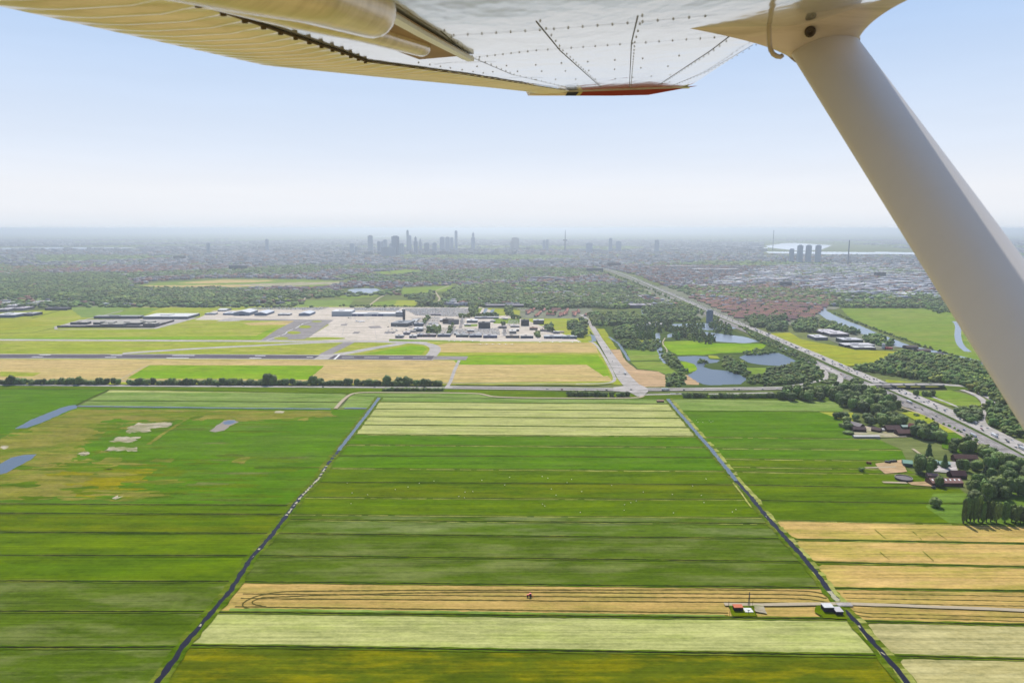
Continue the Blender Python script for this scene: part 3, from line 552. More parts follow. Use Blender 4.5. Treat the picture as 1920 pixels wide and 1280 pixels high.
# ------------------------------------------------------------------ overpass carrying the main road over the motorway
def overpass():
    r = empty('road_bridge', tuple(G(1700, 728))); tag(r, 'concrete road bridge carrying the main road over the motorway', 'bridge')
    base = np.array(G(1700, 728)); xs = [G(px, 727.5)[0] for px in (1560, 1640, 1760, 1850)]; y0 = G(1700, 727.5)[1]; zt = RZ+6.2
    V = []; F = []; box(V, F, xs[1]-4, xs[2]+4, y0-9, y0+9, zt-1.6, zt)
    m = plain('bridge_concrete', C(150, 146, 140), .9, .1)
    def part(n, V, F, mm): o = link(n, mesh(n, [(a-base[0], b-base[1], c) for a, b, c in V], F, [mm]), r); return o
    part('deck', V, F, m)
    V = []; F = []; box(V, F, xs[1]-4, xs[2]+4, y0-9.2, y0-8.7, zt, zt+1.0); part('parapet', V, F, plain('bridge_parapet', C(190, 186, 180), .8))
    V = []; F = []; box(V, F, xs[1]-4, xs[2]+4, y0+8.7, y0+9.2, zt, zt+1.0); part('parapet', V, F, plain('bridge_parapet', C(190, 186, 180), .8))
    for t in (.3, .52, .75):
        V = []; F = []; x = xs[1]+(xs[2]-xs[1])*t; box(V, F, x-.6, x+.6, y0-7, y0+7, 0, zt-1.62); part('pier', V, F, m)
    V = []; F = []; box(V, F, xs[1]-3.8, xs[2]+3.8, y0-8.4, y0+8.4, zt+.002, zt+.05); part('road_surface', V, F, lightasph)
    grass = meadow
    for k, (a, b) in enumerate(((xs[0], xs[1]-4), (xs[3], xs[2]+4))):
        V = [(a, y0-14, .9), (a, y0+14, .9), (b, y0-22, .9), (b, y0+22, .9), (a, y0-9, 1.0), (a, y0+9, 1.0), (b, y0-9, zt), (b, y0+9, zt)]
        F = [(0, 2, 6, 4), (1, 5, 7, 3), (2, 3, 7, 6)]
        part('embankment', V, F, grass)
        part('ramp_road', [(a, y0-9, 1.02), (a, y0+9, 1.02), (b, y0+9, zt+.03), (b, y0-9, zt+.03)], [(0, 1, 2, 3)], lightasph)
overpass()
# ------------------------------------------------------------------ trees
leafc = np.array([.075, .12, .022])
def blob_template(seed, nblob=1, sub=1, R=1.0, Hh=1.0, jit=.22, colum=False, cone=False, trunk=True):
    """lumpy crown of small faces over a short stem; V, T, C per-face base colour"""
    r = np.random.default_rng(seed)
    import bmesh
    Vs, Ts, Cs = [], [], []; off = 0
    for k in range(nblob):
        bm = bmesh.new(); bmesh.ops.create_icosphere(bm, subdivisions=sub, radius=1.0)
        V = np.array([v.co[:] for v in bm.verts]); T = np.array([[v.index for v in f.verts] for f in bm.faces]); bm.free()
        V *= (1+r.normal(0, jit, (len(V), 1)))
        if nblob > 1:
            a = k*2.4+r.uniform(0, 1); rr = (.0 if k == 0 else .48)*R; q = r.uniform(.42, .62)
            zz = .55+.25*r.uniform(-1, 1) if k else .66
            if colum: rr = .2*R; zz = .2+.7*k/(nblob-1); q = .55*(1-.4*abs(zz-.5))
            if cone: rr = .08*R; zz = .18+.74*k/(nblob-1); q = .62*(1-zz)+.12
            V = V*np.array([q*R*1.15, q*R*1.15, (.30 if not (colum or cone) else .17)*Hh])+np.array([math.cos(a)*rr, math.sin(a)*rr, zz*Hh])
        else: V = V*np.array([R, R, .5*Hh])+np.array([0, 0, .5*Hh])
        Vs.append(V); Ts.append(T+off); Cs.append(np.ones((len(T), 3))*leafc*r.uniform(.8, 1.25)*(1+r.normal(0, .16, (len(T), 1)))); off += len(V)
    return np.concatenate(Vs), np.concatenate(Ts), np.clip(np.concatenate(Cs), .005, 1)
def crown_mesh(name, seed, kind):
    """crown of an individual tree, unit radius and unit height: clumps plus many leaf-sized faces"""
    r = np.random.default_rng(seed); nb = {'broad': 16, 'poplar': 14, 'conifer': 12, 'bush': 9}[kind]
    V, T, Cc = blob_template(seed, nb, 2, 1.0, 1.0, .12, kind == 'poplar', kind == 'conifer')
    cen = V[T].mean(1); n = len(T); pick = r.integers(0, n, 1100); c = cen[pick]
    out = c-np.array([0, 0, .55]); c = c+out*r.uniform(-.05, .2, (len(c), 1))*np.array([1, 1, .5])
    s = .075
    tri = c[:, None, :]+r.normal(0, s, (len(c), 3, 3))*np.array([1.25, 1.25, .5]); b = len(V)
    V = np.concatenate([V, tri.reshape(-1, 3)]); T2 = np.arange(len(c)*3).reshape(-1, 3)+b
    Cc = np.concatenate([Cc, np.ones((len(c), 3))*leafc*r.uniform(.7, 1.6, (len(c), 1))]); T = np.concatenate([T, T2])
    hue = {'broad': (1, 1, 1), 'poplar': (.95, 1.0, .9), 'conifer': (.55, .62, .7), 'bush': (1.15, 1.1, 1)}[kind]
    V[:, 2] = np.maximum(V[:, 2], .03)
    return npmesh(name, V, T, attr_mat('leaves', .7, .25, .48), Cc*np.array(hue))
barkm = plain('bark', (.07, .055, .04, 1), .95, .05)
def trunk_mesh():
    V = []; F = []; n = 7; hs = [(0, .055), (.15, .04), (.45, .028), (.75, .008)]
    for z, rr in hs: V += [(rr*math.cos(a), rr*math.sin(a), z) for a in np.linspace(0, 2*math.pi, n, endpoint=False)]
    for i in range(len(hs)-1): F += [(i*n+j, i*n+(j+1) % n, (i+1)*n+(j+1) % n, (i+1)*n+j) for j in range(n)]
    for a in (0.3, 2.2, 4.3):
        b = len(V); d = np.array([math.cos(a), math.sin(a)]); p = [-d[1]*.012, d[0]*.012]
        V += [(p[0], p[1], .3), (-p[0], -p[1], .3), (d[0]*.45, d[1]*.45, .62), (0, 0, .34)]; F += [(b, b+1, b+2), (b+1, b+3, b+2), (b+3, b, b+2)]
    return mesh('trunk', V, F, [barkm])
TRUNK = trunk_mesh()
CROWNS = {k: [crown_mesh('crown', 11*i+j*101, k) for i in range(n)] for j, (k, n) in enumerate((('broad', 5), ('poplar', 3), ('conifer', 2), ('bush', 3)))}
KN = {'broad': 'broadleaf_tree', 'poplar': 'poplar_tree', 'conifer': 'conifer_tree', 'bush': 'bush'}
NT = [0]
def tree(kind, x, y, h, r, label, group, z=0.0):
    t = empty(KN[kind], (x, y, z), rnd.uniform(0, 6.28)); tag(t, label, 'bush' if kind == 'bush' else 'tree', group)
    c = link('crown', rnd.choice(CROWNS[kind]), t); lift = .0 if kind in ('bush', 'conifer') else .06*h
    c.scale = (r, r, h-lift); c.location = (0, 0, lift)
    if kind != 'bush': k = link('trunk', TRUNK, t); k.scale = (h*.55, h*.55, h*.9)
    NT[0] += 1; return t
def tree_line(pxs, kind, hr, rr, fmt, group, sink=0):
    """a row of trees, named from the left; fmt has one %s for the ordinal"""
    for i, (px, py) in enumerate(pxs):
        p = G(px, py); h = rnd.uniform(*hr)*(1.0); tree(kind if isinstance(kind, str) else rnd.choice(kind), p[0], p[1], h, rnd.uniform(*rr), fmt % ordw(i+1), group)
def tree_grove(poly, area, kinds, hr, rr, fmt, group, seed=1):
    pts = scatter(poly, area, seed); pr = []
    for x, y in pts:
        d = np.array([x, y, -H]); dep = d@cF; pr.append((960+FPX*(d@cR)/dep, x, y))
    pr.sort()
    for i, (px, x, y) in enumerate(pr):
        k = rnd.choice(kinds); tree(k, x, y, rnd.uniform(*hr)*(.45 if k == 'bush' else 1), rnd.uniform(*rr), fmt % ordw(i+1), group)
    return len(pr)
row = [(x+rnd.uniform(-2.5, 2.5), 720.6+x*.0025+rnd.uniform(-.5, .5)) for x in np.arange(-4, 828, 8.6) if not (228 < x < 238)]
tree_line(row, ['broad', 'broad', 'bush'], (8, 13), (4.6, 7.4), '%s tree from the left in the dark row along the airport road', 'roadside tree row by the airport')
for i, (x, h) in enumerate(((22, 18), (150, 16), (503, 21), (512, 18), (588, 17), (726, 18), (762, 17), (748, 16))):
    p = G(x, 721.5); tree('broad', p[0], p[1], h, h*.42, '%s taller crown standing out of the dark airport road row' % ordw(i+1), 'tall trees of the roadside row')
tree_line([(x, 732.5) for x in np.arange(722, 831, 7.5)], 'bush', (5, 6.5), (4.2, 5.5), '%s bush from the left in the dark clipped hedge below the row', 'hedge bushes by the main road')
tree_line([(x, 742.5+(x-1065)*.01) for x in (1066, 1073, 1080, 1088, 1096, 1104, 1112, 1119, 1127, 1134, 1147, 1160, 1168, 1176)], ['broad', 'bush'], (7, 11), (4, 6), '%s roundish tree from the left beside the road junction', 'trees by the junction')
tree_line([(x, 745.5) for x in np.arange(1284, 1325, 6.5)], 'bush', (7, 9), (4, 5), '%s bush from the left in the hedge beside the parked cars', 'hedge by the parked cars')
tree_line([(x, 746+rnd.uniform(-.4, .4)) for x in np.arange(1334, 1458, 6)], ['bush', 'poplar'], (6, 9), (4, 5), '%s low tree from the left along the pale lane', 'low trees along the lane')
tree_grove([(1456, 750), (1462, 737), (1490, 731), (1560, 731), (1575, 750), (1520, 753)], 230, ['broad', 'broad', 'poplar'], (13, 19), (6, 8), '%s tree from the left in the grove below the main road', 'grove below the main road')
tree_grove([(1560, 732), (1620, 734), (1652, 745), (1690, 768), (1680, 777), (1640, 780), (1600, 775), (1560, 757)], 215, ['broad', 'broad', 'poplar', 'broad'], (13, 20), (6, 8.5), '%s tree from the left in the wood beside the motorway', 'wood beside the motorway')
tree_line([(1568, 785), (1577, 785), (1585, 784), (1604, 788)], 'broad', (9, 11), (4.5, 5.5), '%s round tree from the left on the meadow by the upper farm', 'meadow trees by the upper farm')
tree_grove([(1575, 800), (1590, 792), (1595, 815), (1588, 818)], 90, ['broad', 'bush'], (9, 13), (5, 6), '%s dark tree from the left at the corner of the upper farm', 'corner trees of the upper farm')
tree_grove([(1610, 786), (1660, 780), (1700, 785), (1712, 795), (1660, 800), (1615, 798)], 190, ['broad', 'bush', 'broad'], (9, 15), (5, 7), '%s tree from the left behind the roofs of the upper farm', 'trees behind the upper farm')
tree_grove([(1712, 822), (1722, 800), (1750, 806), (1766, 822), (1765, 830), (1730, 828)], 130, ['broad'], (12, 17), (6, 7.5), '%s dark tree from the left right of the upper farm roofs', 'trees right of the upper farm')
tree_grove([(1685, 822), (1700, 822), (1712, 826), (1690, 824)], 60, ['bush'], (7, 9), (4, 5), '%s shrub from the left in front of the upper farm', 'shrubs of the upper farm')
tree_grove([(1775, 845), (1790, 830), (1830, 838), (1835, 850), (1800, 852)], 150, ['broad', 'broad', 'poplar'], (11, 16), (5, 7), '%s tree from the left between the two farms', 'trees between the farms')
tree('conifer', *G(1741, 857)[:2], 17, 5.5, 'tall dark conical fir standing alone left of the lower farm', None)
tree('conifer', *G(1841, 908)[:2], 14, 5.5, 'dark conical fir on the lawn right of the lower farm', None)
tree('bush', *G(1615, 883)[:2], 4.5, 3.5, 'small round bush alone in the meadow left of the lower farm', None)
tree('broad', *G(1754, 950)[:2], 9.5, 5.2, 'single round tree on the dark ditch below the lower farm', None)
tree_grove([(1710, 893), (1716, 880), (1745, 880), (1748, 892)], 85, ['broad', 'poplar'], (16, 22), (5, 7), '%s tall tree from the left above the round slurry tank', 'tall trees by the slurry tank')
tree_grove([(1748, 885), (1755, 865), (1800, 880), (1840, 880), (1860, 860), (1900, 880), (1925, 895), (1925, 905), (1870, 905), (1840, 895), (1800, 885)], 210, ['broad', 'broad', 'poplar', 'conifer'], (10, 17), (5, 7), '%s tree from the left around the lower farmyard', 'trees around the lower farm')
tree('broad', *G(1760, 912)[:2], 13, 4.5, 'slim tree in front of the long barn with skylights', None)
tree_grove([(1838, 845), (1860, 845), (1905, 868), (1940, 890), (1940, 905), (1880, 880), (1840, 862)], 200, ['broad'], (10, 15), (6, 8), '%s tree from the left between the lower farm and motorway', 'trees between lower farm and motorway')
tree_grove([(1812, 930), (1835, 912), (1870, 915), (1945, 900), (1945, 935), (1860, 945), (1818, 945)], 190, ['broad', 'broad', 'poplar'], (14, 20), (6, 8.5), '%s tree from the left in the dark wood above the poplars', 'wood above the poplars')
tree_line([(x, 979+rnd.uniform(-2, 2.5)) for x in (1806, 1812, 1819, 1826, 1834, 1842, 1849, 1857)], 'poplar', (19, 28), (2.6, 3.5), '%s tall poplar from the left at the edge of the golden field', 'poplars at the golden field')
tree_line([(x, 979+rnd.uniform(-3, 2)) for x in (1868, 1884, 1896, 1904, 1913, 1921, 1930)], ['poplar', 'broad'], (14, 23), (3.4, 5.2), '%s tree from the left beside the white house near the golden field', 'trees by the white house')
tree_grove([(1790, 782), (1800, 772), (1835, 770), (1842, 785), (1820, 793)], 130, ['broad'], (9, 12), (6, 8), '%s tree from the left in the round thicket inside the slip road', 'thicket inside the slip road')
tree_line([(1717, 741), (1733, 743), (1741, 744), (1748, 743)], 'broad', (9, 12), (4, 5), '%s small tree from the left on the slip road meadow', 'trees on the slip road meadow')
tree_grove([(1595, 714), (1610, 713), (1620, 722), (1600, 724)], 90, ['bush', 'broad'], (6, 9), (4, 6), '%s shrub from the left on the strip between slip road and motorway', 'shrubs by the slip road')
tree_grove([(1541, 718), (1548, 716), (1556, 708), (1560, 698), (1566, 706), (1562, 716), (1552, 721)], 70, ['bush'], (8, 11), (4.5, 6), '%s dark bush from the left inside the loop of the slip road', 'bushes inside the loop')
# --- woods nobody could count: one mass each
ST = [blob_template(s, 1, 1, 1, 1, .2) for s in (1, 2, 3)]
ST3 = [blob_template(s+20, 5, 1, 1, 1, .2) for s in range(4)]
STc = [blob_template(s+40, 4, 1, 1, 1, .18, colum=True) for s in range(2)]
def ico0(seed):
    import bmesh
    r = np.random.default_rng(seed); V = []; n = 5
    V = [(0, 0, 1.0)]+[(math.cos(a)*q, math.sin(a)*q, r.uniform(.45, .75)) for a, q in zip(np.linspace(0, 6.28, n, endpoint=False), r.uniform(.6, 1.1, n))]+[(math.cos(a+.5)*q, math.sin(a+.5)*q, 0) for a, q in zip(np.linspace(0, 6.28, n, endpoint=False), r.uniform(.7, 1.0, n))]
    T = [(0, 1+i, 1+(i+1) % n) for i in range(n)]+[(1+i, 6+i, 1+(i+1) % n) for i in range(n)]+[(1+(i+1) % n, 6+i, 6+(i+1) % n) for i in range(n)]
    return np.array(V), np.array(T), np.ones((15, 3))*leafc*r.uniform(.8, 1.2, (15, 1))
S0 = [ico0(s) for s in range(4)]
def wood(name, label, polys, area, h, r, tm=None, hue=(1, 1, 1), seed=3, pts=None, drop=0.0):
    A = np.concatenate([scatter(p, area, seed+i) for i, p in enumerate(polys)]) if pts is None else pts
    if drop: A = A[rng.random(len(A)) > drop]
    n = len(A); k = np.exp(rng.normal(0, .2, n)); hh = rng.uniform(h*.7, h*1.25, n)
    pos = np.concatenate([A, np.zeros((n, 1))], 1); scl = np.stack([r*k, r*k, hh], -1)
    cl = (np.sin(A[:, 0]/47+1.3*np.sin(A[:, 1]/61))+np.sin(A[:, 1]/38+A[:, 0]/90))*.16
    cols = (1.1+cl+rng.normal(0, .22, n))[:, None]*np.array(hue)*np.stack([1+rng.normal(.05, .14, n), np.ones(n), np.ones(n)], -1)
    sel = rng.random(n) < .12; cols[sel] *= np.array([1.75, 1.5, 1.1])
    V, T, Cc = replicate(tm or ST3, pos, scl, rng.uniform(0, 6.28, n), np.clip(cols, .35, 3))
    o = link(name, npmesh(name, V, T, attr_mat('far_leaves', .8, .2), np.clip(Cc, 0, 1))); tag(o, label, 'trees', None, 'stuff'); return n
cnt = {}
cnt['r'] = wood('woodland', 'dark dense woodland right of the motorway junction', [[(1592, 692), (1640, 687), (1672, 668), (1700, 664), (1740, 669), (1800, 676), (1850, 690), (1880, 735), (1900, 770), (1870, 760), (1850, 744), (1800, 726), (1740, 716), (1680, 706), (1640, 699)], [(1842, 762), (1880, 765), (1930, 785), (1960, 830), (1930, 832), (1890, 815), (1860, 800), (1850, 775)], [(1845, 640), (1900, 640), (1900, 690), (1870, 680)]], 105, 13, 6.2)
wood('woodland', 'planted wood between lake and slip road', [[(1430, 712), (1440, 695), (1470, 690), (1500, 684), (1528, 688), (1541, 700), (1538, 712), (1520, 716), (1470, 722), (1432, 722)]], 85, 10, 5.4)
wood('tree_belt', 'green shrub belt along the motorway verge', [[(1385, 612), (1395, 613), (1530, 678), (1526, 684), (1480, 668), (1420, 640)], [(1392, 662), (1420, 655), (1455, 661), (1450, 664), (1400, 668)]], 70, 6, 4)
wood('woodland', 'willow thickets on the shores of the lakes', [[(1352, 682), (1360, 672), (1385, 676), (1400, 684), (1404, 700), (1396, 708), (1375, 700), (1356, 692)], [(1400, 710), (1430, 700), (1432, 722), (1405, 722)], [(1310, 679), (1325, 676), (1328, 681), (1312, 683)]], 95, 8, 5)
wood('woodland', 'poplars and willows around the upper lakes', [[(1256, 622), (1300, 612), (1310, 622), (1330, 632), (1345, 645), (1330, 648), (1300, 640), (1262, 637)], [(1325, 613), (1370, 612), (1376, 622), (1372, 631), (1340, 626)], [(1275, 612), (1350, 612), (1350, 616), (1275, 616)], [(1180, 605), (1260, 606), (1262, 622), (1240, 625), (1200, 616)]], 190, 15, 6, STc, drop=.2)
wood('woodland', 'dark tree rows along the access road', [[(1104, 590), (1190, 590), (1197, 603), (1180, 610), (1112, 613)], [(1148, 618), (1192, 616), (1192, 637), (1155, 637)]], 160, 14, 7)
wood('poplar_rows', 'tall dark poplar rows beside the nursery', [[(1192, 620), (1226, 618), (1227, 637), (1192, 637)]], 60, 19, 3.8, STc, hue=(.85, .9, 1))
wood('shrub_belt', 'shrubs and hedges around the allotments', [[(1165, 642), (1235, 638), (1238, 655), (1225, 660), (1170, 654)], [(1235, 660), (1262, 664), (1282, 690), (1290, 700), (1282, 726), (1250, 726), (1250, 702), (1275, 702), (1250, 682)]], 110, 8, 5, drop=.25)
wood('woodland', 'wooded banks above the lakes', [[(1205, 592), (1233, 590), (1300, 587), (1312, 604), (1260, 605), (1205, 603)], [(1330, 598), (1345, 600), (1345, 606), (1330, 606)], [(1200, 565), (1290, 572), (1320, 588), (1205, 588)]], 200, 13, 7.5, drop=.1)
wood('woodland', 'dark trees beside the factory and the river', [[(1440, 597), (1475, 596), (1475, 622), (1440, 622)], [(1484, 612), (1500, 602), (1530, 600), (1530, 625), (1490, 622)], [(1530, 606), (1555, 607), (1600, 620), (1612, 625), (1600, 628), (1545, 618)], [(1620, 636), (1640, 630), (1672, 645), (1665, 652), (1628, 645)], [(1396, 597), (1440, 597), (1436, 616), (1410, 614)]], 150, 14, 7.5, hue=(.85, .9, 1), drop=.1)
wood('woodland', 'wood behind the right meadow', [[(1732, 578), (1740, 571), (1770, 568), (1790, 572), (1800, 584), (1760, 588)], [(1565, 571), (1790, 562), (1780, 570), (1735, 578), (1575, 578)], [(1700, 552), (1740, 555), (1765, 566), (1700, 560)]], 260, 13, 8.5, drop=.25)
wood('woodland', 'broad wood belt behind the left industrial estate', [[(-120, 524), (0, 522), (60, 512), (110, 516), (170, 512), (235, 520), (240, 540), (320, 542), (400, 541), (480, 546), (482, 557), (430, 559), (420, 570), (330, 571), (235, 569), (160, 563), (130, 567), (60, 560), (-120, 558)], [(484, 545), (560, 548), (563, 557), (486, 557)], [(572, 546), (622, 546), (622, 556), (572, 556)], [(330, 563), (520, 565), (510, 568), (340, 571)]], 300, 14, 10.5, ST3)
wood('woodland', 'woods in the middle distance behind the airport', [[(830, 556), (852, 542), (940, 536), (1000, 556), (1060, 553), (1100, 541), (1180, 552), (1215, 570), (1170, 580), (1100, 577), (1010, 582), (960, 570), (900, 577), (870, 568)], [(760, 556), (790, 553), (790, 560), (765, 561)], [(786, 557), (812, 549), (812, 574), (786, 574)]], 300, 15, 10.5, ST3)
wood('tree_rows', 'dark tree rows and shrubs between the airport buildings', [[(1024, 612), (1040, 608), (1040, 625), (1024, 625)], [(1060, 605), (1095, 608), (1103, 634), (1075, 634)], [(880, 580), (895, 578), (893, 594), (884, 594)], [(948, 577), (965, 577), (965, 594), (948, 594)], [(1003, 627), (1013, 625), (1015, 634), (1002, 634)], [(1028, 588), (1045, 588), (1045, 592), (1028, 592)], [(803, 618), (826, 616), (822, 625), (800, 625)], [(808, 572), (830, 570), (830, 575), (808, 575)], [(880, 572), (900, 570), (900, 575), (880, 576)], [(860, 594), (935, 592), (935, 595), (860, 597)], [(800, 596), (806, 596), (792, 612), (786, 612)], [(960, 596), (976, 596), (976, 600), (960, 600)], [(1088, 600), (1103, 604), (1100, 612), (1090, 610)], [(938, 606), (950, 606), (950, 612), (938, 612)], [(846, 611), (852, 611), (842, 630), (838, 630)]], 150, 14, 7, drop=.15)
# hedgerows and lone bushes that read as lines
for nm, lb, pts, sp, h, r in (('hedgerow', 'bushes along the river towpath', [(1565, 588), (1600, 603), (1640, 617), (1700, 640), (1790, 669), (1855, 684)], 12, 6, 4.5), ('hedgerow', 'dark line of trees left of the ring road', [(420, 575), (330, 574), (235, 573)], 14, 9, 6),
                              ('hedgerow', 'line of trees behind the airport car park', [(640, 574.5), (860, 576.5)], 11, 8, 5), ('hedgerow', 'row of trees along the far motorway', [(1110, 505), (1185, 529), (1275, 570), (1365, 611)], 26, 12, 5), ('hedgerow', 'bushes on the motorway verge', [(1690, 770), (1780, 800), (1850, 840)], 11, 4, 2.6), ('hedgerow', 'grey bushes along the slip road', [(1432, 724), (1540, 715)], 6, 7, 4)):
    A = np.array(resample(wpoly(pts), sp)); A = A+rng.normal(0, sp*.25, A.shape); wood(nm, lb, None, 0, h, r, ST3 if h < 9 else ST3, pts=A, drop=.12)
# ---- far mosaic of woods and town beyond the airport
def far_points(y0, y1, area, seed, lo=-.92, hi=.92):
    r = np.random.default_rng(seed); d0, d1 = G(960, y1)[1], G(960, y0)[1]
    n = int((d1**2-d0**2)*(hi-lo)/2/area); d = np.sqrt(r.uniform(d0**2, d1**2, n)); return np.stack([d*r.uniform(lo, hi, n), d], -1)
def nfield(A, s, seed=0):                       # smooth patch pattern over the land, -1..1
    x, y = A[:, 0]/s, A[:, 1]/s; return (np.sin(x*1.3+seed+1.7*np.sin(y*.7+seed))+np.sin(y*1.9+1.1*np.sin(x*1.1+seed*2))+np.sin((x+y)*.8+seed*3))/3
def keep_out(A, polys):
    k = np.ones(len(A), bool)
    for p in polys: k &= ~inpoly(A[:, 0], A[:, 1], wpoly(p))
    return k
OPEN = [[(232, 540), (290, 527), (420, 521), (560, 523), (668, 526), (600, 540), (400, 541), (265, 547)], [(640, 548), (640, 540), (715, 539), (720, 546), (700, 552)], [(750, 543), (755, 538), (860, 534), (845, 548), (815, 576), (560, 577), (575, 560), (750, 553)],
        [(697, 511), (760, 505), (812, 507), (730, 518)], [(1108, 497), (1195, 516), (1300, 558), (1425, 609), (1370, 618), (1265, 572), (1175, 532), (1110, 506)], [(-300, 470), (-300, 463), (265, 462.5), (260, 468)], [(1430, 478), (1430, 455), (1565, 455), (1760, 470), (1750, 480)], [(1020, 598), (1100, 590), (1105, 640), (1020, 610)]]
A = far_points(498, 577, 420, 5); k = keep_out(A, OPEN)&(A[:, 1] > 2500); A = A[k]; pxy = 428+FPX*300/A[:, 1]*1.03
town = nfield(A, 420, 2); right = A[:, 0]/A[:, 1] > .22
k = np.where(right & (A[:, 1] > 2300), town > .28, town > -.12); k &= rng.random(len(A)) > .42
wood('distant_woods', 'mixed woods and gardens between the far neighbourhoods', None, 0, 11, 10.5, ST, hue=(1.2, 1.2, 1.5), pts=A[k])  # all distant woods: leaf hue lifted and blued to paint in haze
A2 = far_points(470, 498, 1900, 6); A2 = A2[keep_out(A2, OPEN)]; k = nfield(A2, 700, 4) > -.1
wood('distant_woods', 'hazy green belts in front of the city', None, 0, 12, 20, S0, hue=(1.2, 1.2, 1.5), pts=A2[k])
A3 = far_points(445, 470, 11000, 7); A3 = A3[keep_out(A3, OPEN)]; k = nfield(A3, 1500, 1) > 0
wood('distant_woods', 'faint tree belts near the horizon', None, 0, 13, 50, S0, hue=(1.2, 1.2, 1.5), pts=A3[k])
# ------------------------------------------------------------------ buildings
def gable(w, d, h, rh, ov=.3):
    """wall and roof of a plain gabled house, ridge along x, origin at the base centre"""
    x, y = w/2, d/2
    WV = [(-x, -y, 0), (x, -y, 0), (x, y, 0), (-x, y, 0), (-x, -y, h), (x, -y, h), (x, y, h), (-x, y, h), (-x, 0, h+rh), (x, 0, h+rh)]
    WF = [(0, 1, 5, 4), (2, 3, 7, 6), (1, 2, 6, 9, 5), (3, 0, 4, 8, 7)]
    X, Y, k = x+ov, y+ov, rh/y*ov; t = .25
    RV = [(-X, -Y, h-k), (X, -Y, h-k), (X, 0, h+rh), (-X, 0, h+rh), (X, Y, h-k), (-X, Y, h-k)]; RV += [(a, b, c+t) for a, b, c in RV]
    RF = [(6, 7, 8, 9), (9, 8, 10, 11), (0, 1, 7, 6), (4, 5, 11, 10), (1, 2, 8, 7), (2, 4, 10, 8), (3, 0, 6, 9), (5, 3, 9, 11), (3, 2, 1, 0), (5, 4, 2, 3)]
    return WV, WF, RV, RF
winm = plain('window_glass', (.05, .06, .08, 1), .15, .6, var=.3, scale=.3)
def wallmat(c): return plain('wall_%d_%d_%d' % c, C(*c), .85, .15, var=.1, scale=.1)
def roofmat(c): return plain('roof_%d_%d_%d' % c, C(*c), .75, .25, var=.16, scale=.25)
def building(name, pxl, pxr, py, h, d, wc, rc, label, cat='building', roof='flat', floors=0, rh=3.0, pyr=None, group=None, extra=None, doors=()):
    a = G(pxl, py); b = G(pxr, py if pyr is None else pyr); u = (b-a)[:2]; w = float(np.linalg.norm(u)); u /= w; v = np.array([-u[1], u[0]])
    c = (a[:2]+b[:2])/2+v*d/2; r = empty(name, (c[0], c[1], _z[0]*0), math.atan2(u[1], u[0])); tag(r, label, cat, group)
    if roof == 'gable':
        WV, WF, RV, RF = gable(w, d, h, rh, .4)
        link('wall', mesh('wall', WV, WF, [wallmat(wc)]), r); link('roof', mesh('roof', RV, RF, [roofmat(rc)]), r)
    elif roof == 'gable_side':                   # gable end faces the viewer
        WV, WF, RV, RF = gable(d, w, h, rh, .4); rot = lambda V: [(-q[1], q[0], q[2]) for q in V]
        link('wall', mesh('wall', rot(WV), WF, [wallmat(wc)]), r); link('roof', mesh('roof', rot(RV), RF, [roofmat(rc)]), r)
    elif roof == 'arch':
        V = []; F = []; n = 12; box(V, F, -w/2, w/2, -d/2, d/2, 0, h); link('wall', mesh('wall', V, F, [wallmat(wc)]), r)
        V = []; F = []
        for i in range(n+1):
            t = i/n; x = -w/2-.4+(w+.8)*t; z = h+.01+rh*math.sin(math.pi*t)**.8; V += [(x, -d/2-.3, z), (x, d/2+.3, z)]
            if i: F.append((2*i-2, 2*i, 2*i+1, 2*i-1))
        F.append(tuple(range(0, 2*n+2, 2))[::-1]); link('roof', mesh('roof', V, F, [roofmat(rc)]), r)
    else:
        V = []; F = []; box(V, F, -w/2, w/2, -d/2, d/2, 0, h); link('wall', mesh('wall', V, F, [wallmat(wc)]), r)
        V = []; F = []; e = .25; box(V, F, -w/2-e, w/2+e, -d/2-e, d/2+e, h+.003, h+.5)
        w > 14 and box(V, F, -w*.2, w*.02, -d*.2, d*.15, h+.503, h+.5+min(2.2, h*.25)); link('roof', mesh('roof', V, F, [roofmat(rc)]), r)
    for f in range(floors):
        z0 = h*(f+.34)/floors; z1 = h*(f+.76)/floors; V = []; F = []; box(V, F, -w/2-.07, w/2+.07, -d/2-.07, d/2+.07, z0, z1)
        link('window_band', mesh('window_band', V, F, [winm]), r)
    for (t0, t1, hh, dc) in doors:
        V = []; F = []; box(V, F, -w/2+w*t0, -w/2+w*t1, -d/2-.12, -d/2+.1, 0.02, hh); link('door', mesh('door', V, F, [plain('door_%d_%d_%d' % dc, C(*dc), .6)]), r)
    return r
B = building
W_ = (225, 228, 232)
# airport, from the left
B('hangar', 622, 659, 593, 17, 60, (214, 220, 228), (246, 246, 246), 'big white hangar, tallest of the airport sheds, on the pale apron', 'hangar', 'flat')
B('hangar', 659, 754, 593, 9, 40, (210, 216, 226), (248, 248, 248), 'long low white hangar with dark blue doors beside the big one', 'hangar', 'flat', doors=((.01, .10, 7, (58, 84, 150)), (.13, .24, 7, (58, 84, 150)), (.40, .50, 7, (58, 84, 150)), (.53, .63, 7, (58, 84, 150))))
B('hangar', 560, 581, 592.5, 8, 70, (138, 152, 180), (226, 232, 240), 'grey-blue hangar with arched front, alone left of the white ones', 'hangar', 'gable_side', rh=4)
B('hangar', 477, 500, 592, 8, 80, (136, 148, 176), (226, 232, 240), 'grey-blue hangar with pale roof, middle one of the left three', 'hangar', 'gable_side', rh=5)
B('hangar', 438, 468, 592, 11, 80, (160, 170, 190), (236, 238, 242), 'tall pale hangar with dark door, left of the three grey ones', 'hangar', 'gable_side', rh=6, doors=((.35, .7, 6, (60, 76, 110)),))
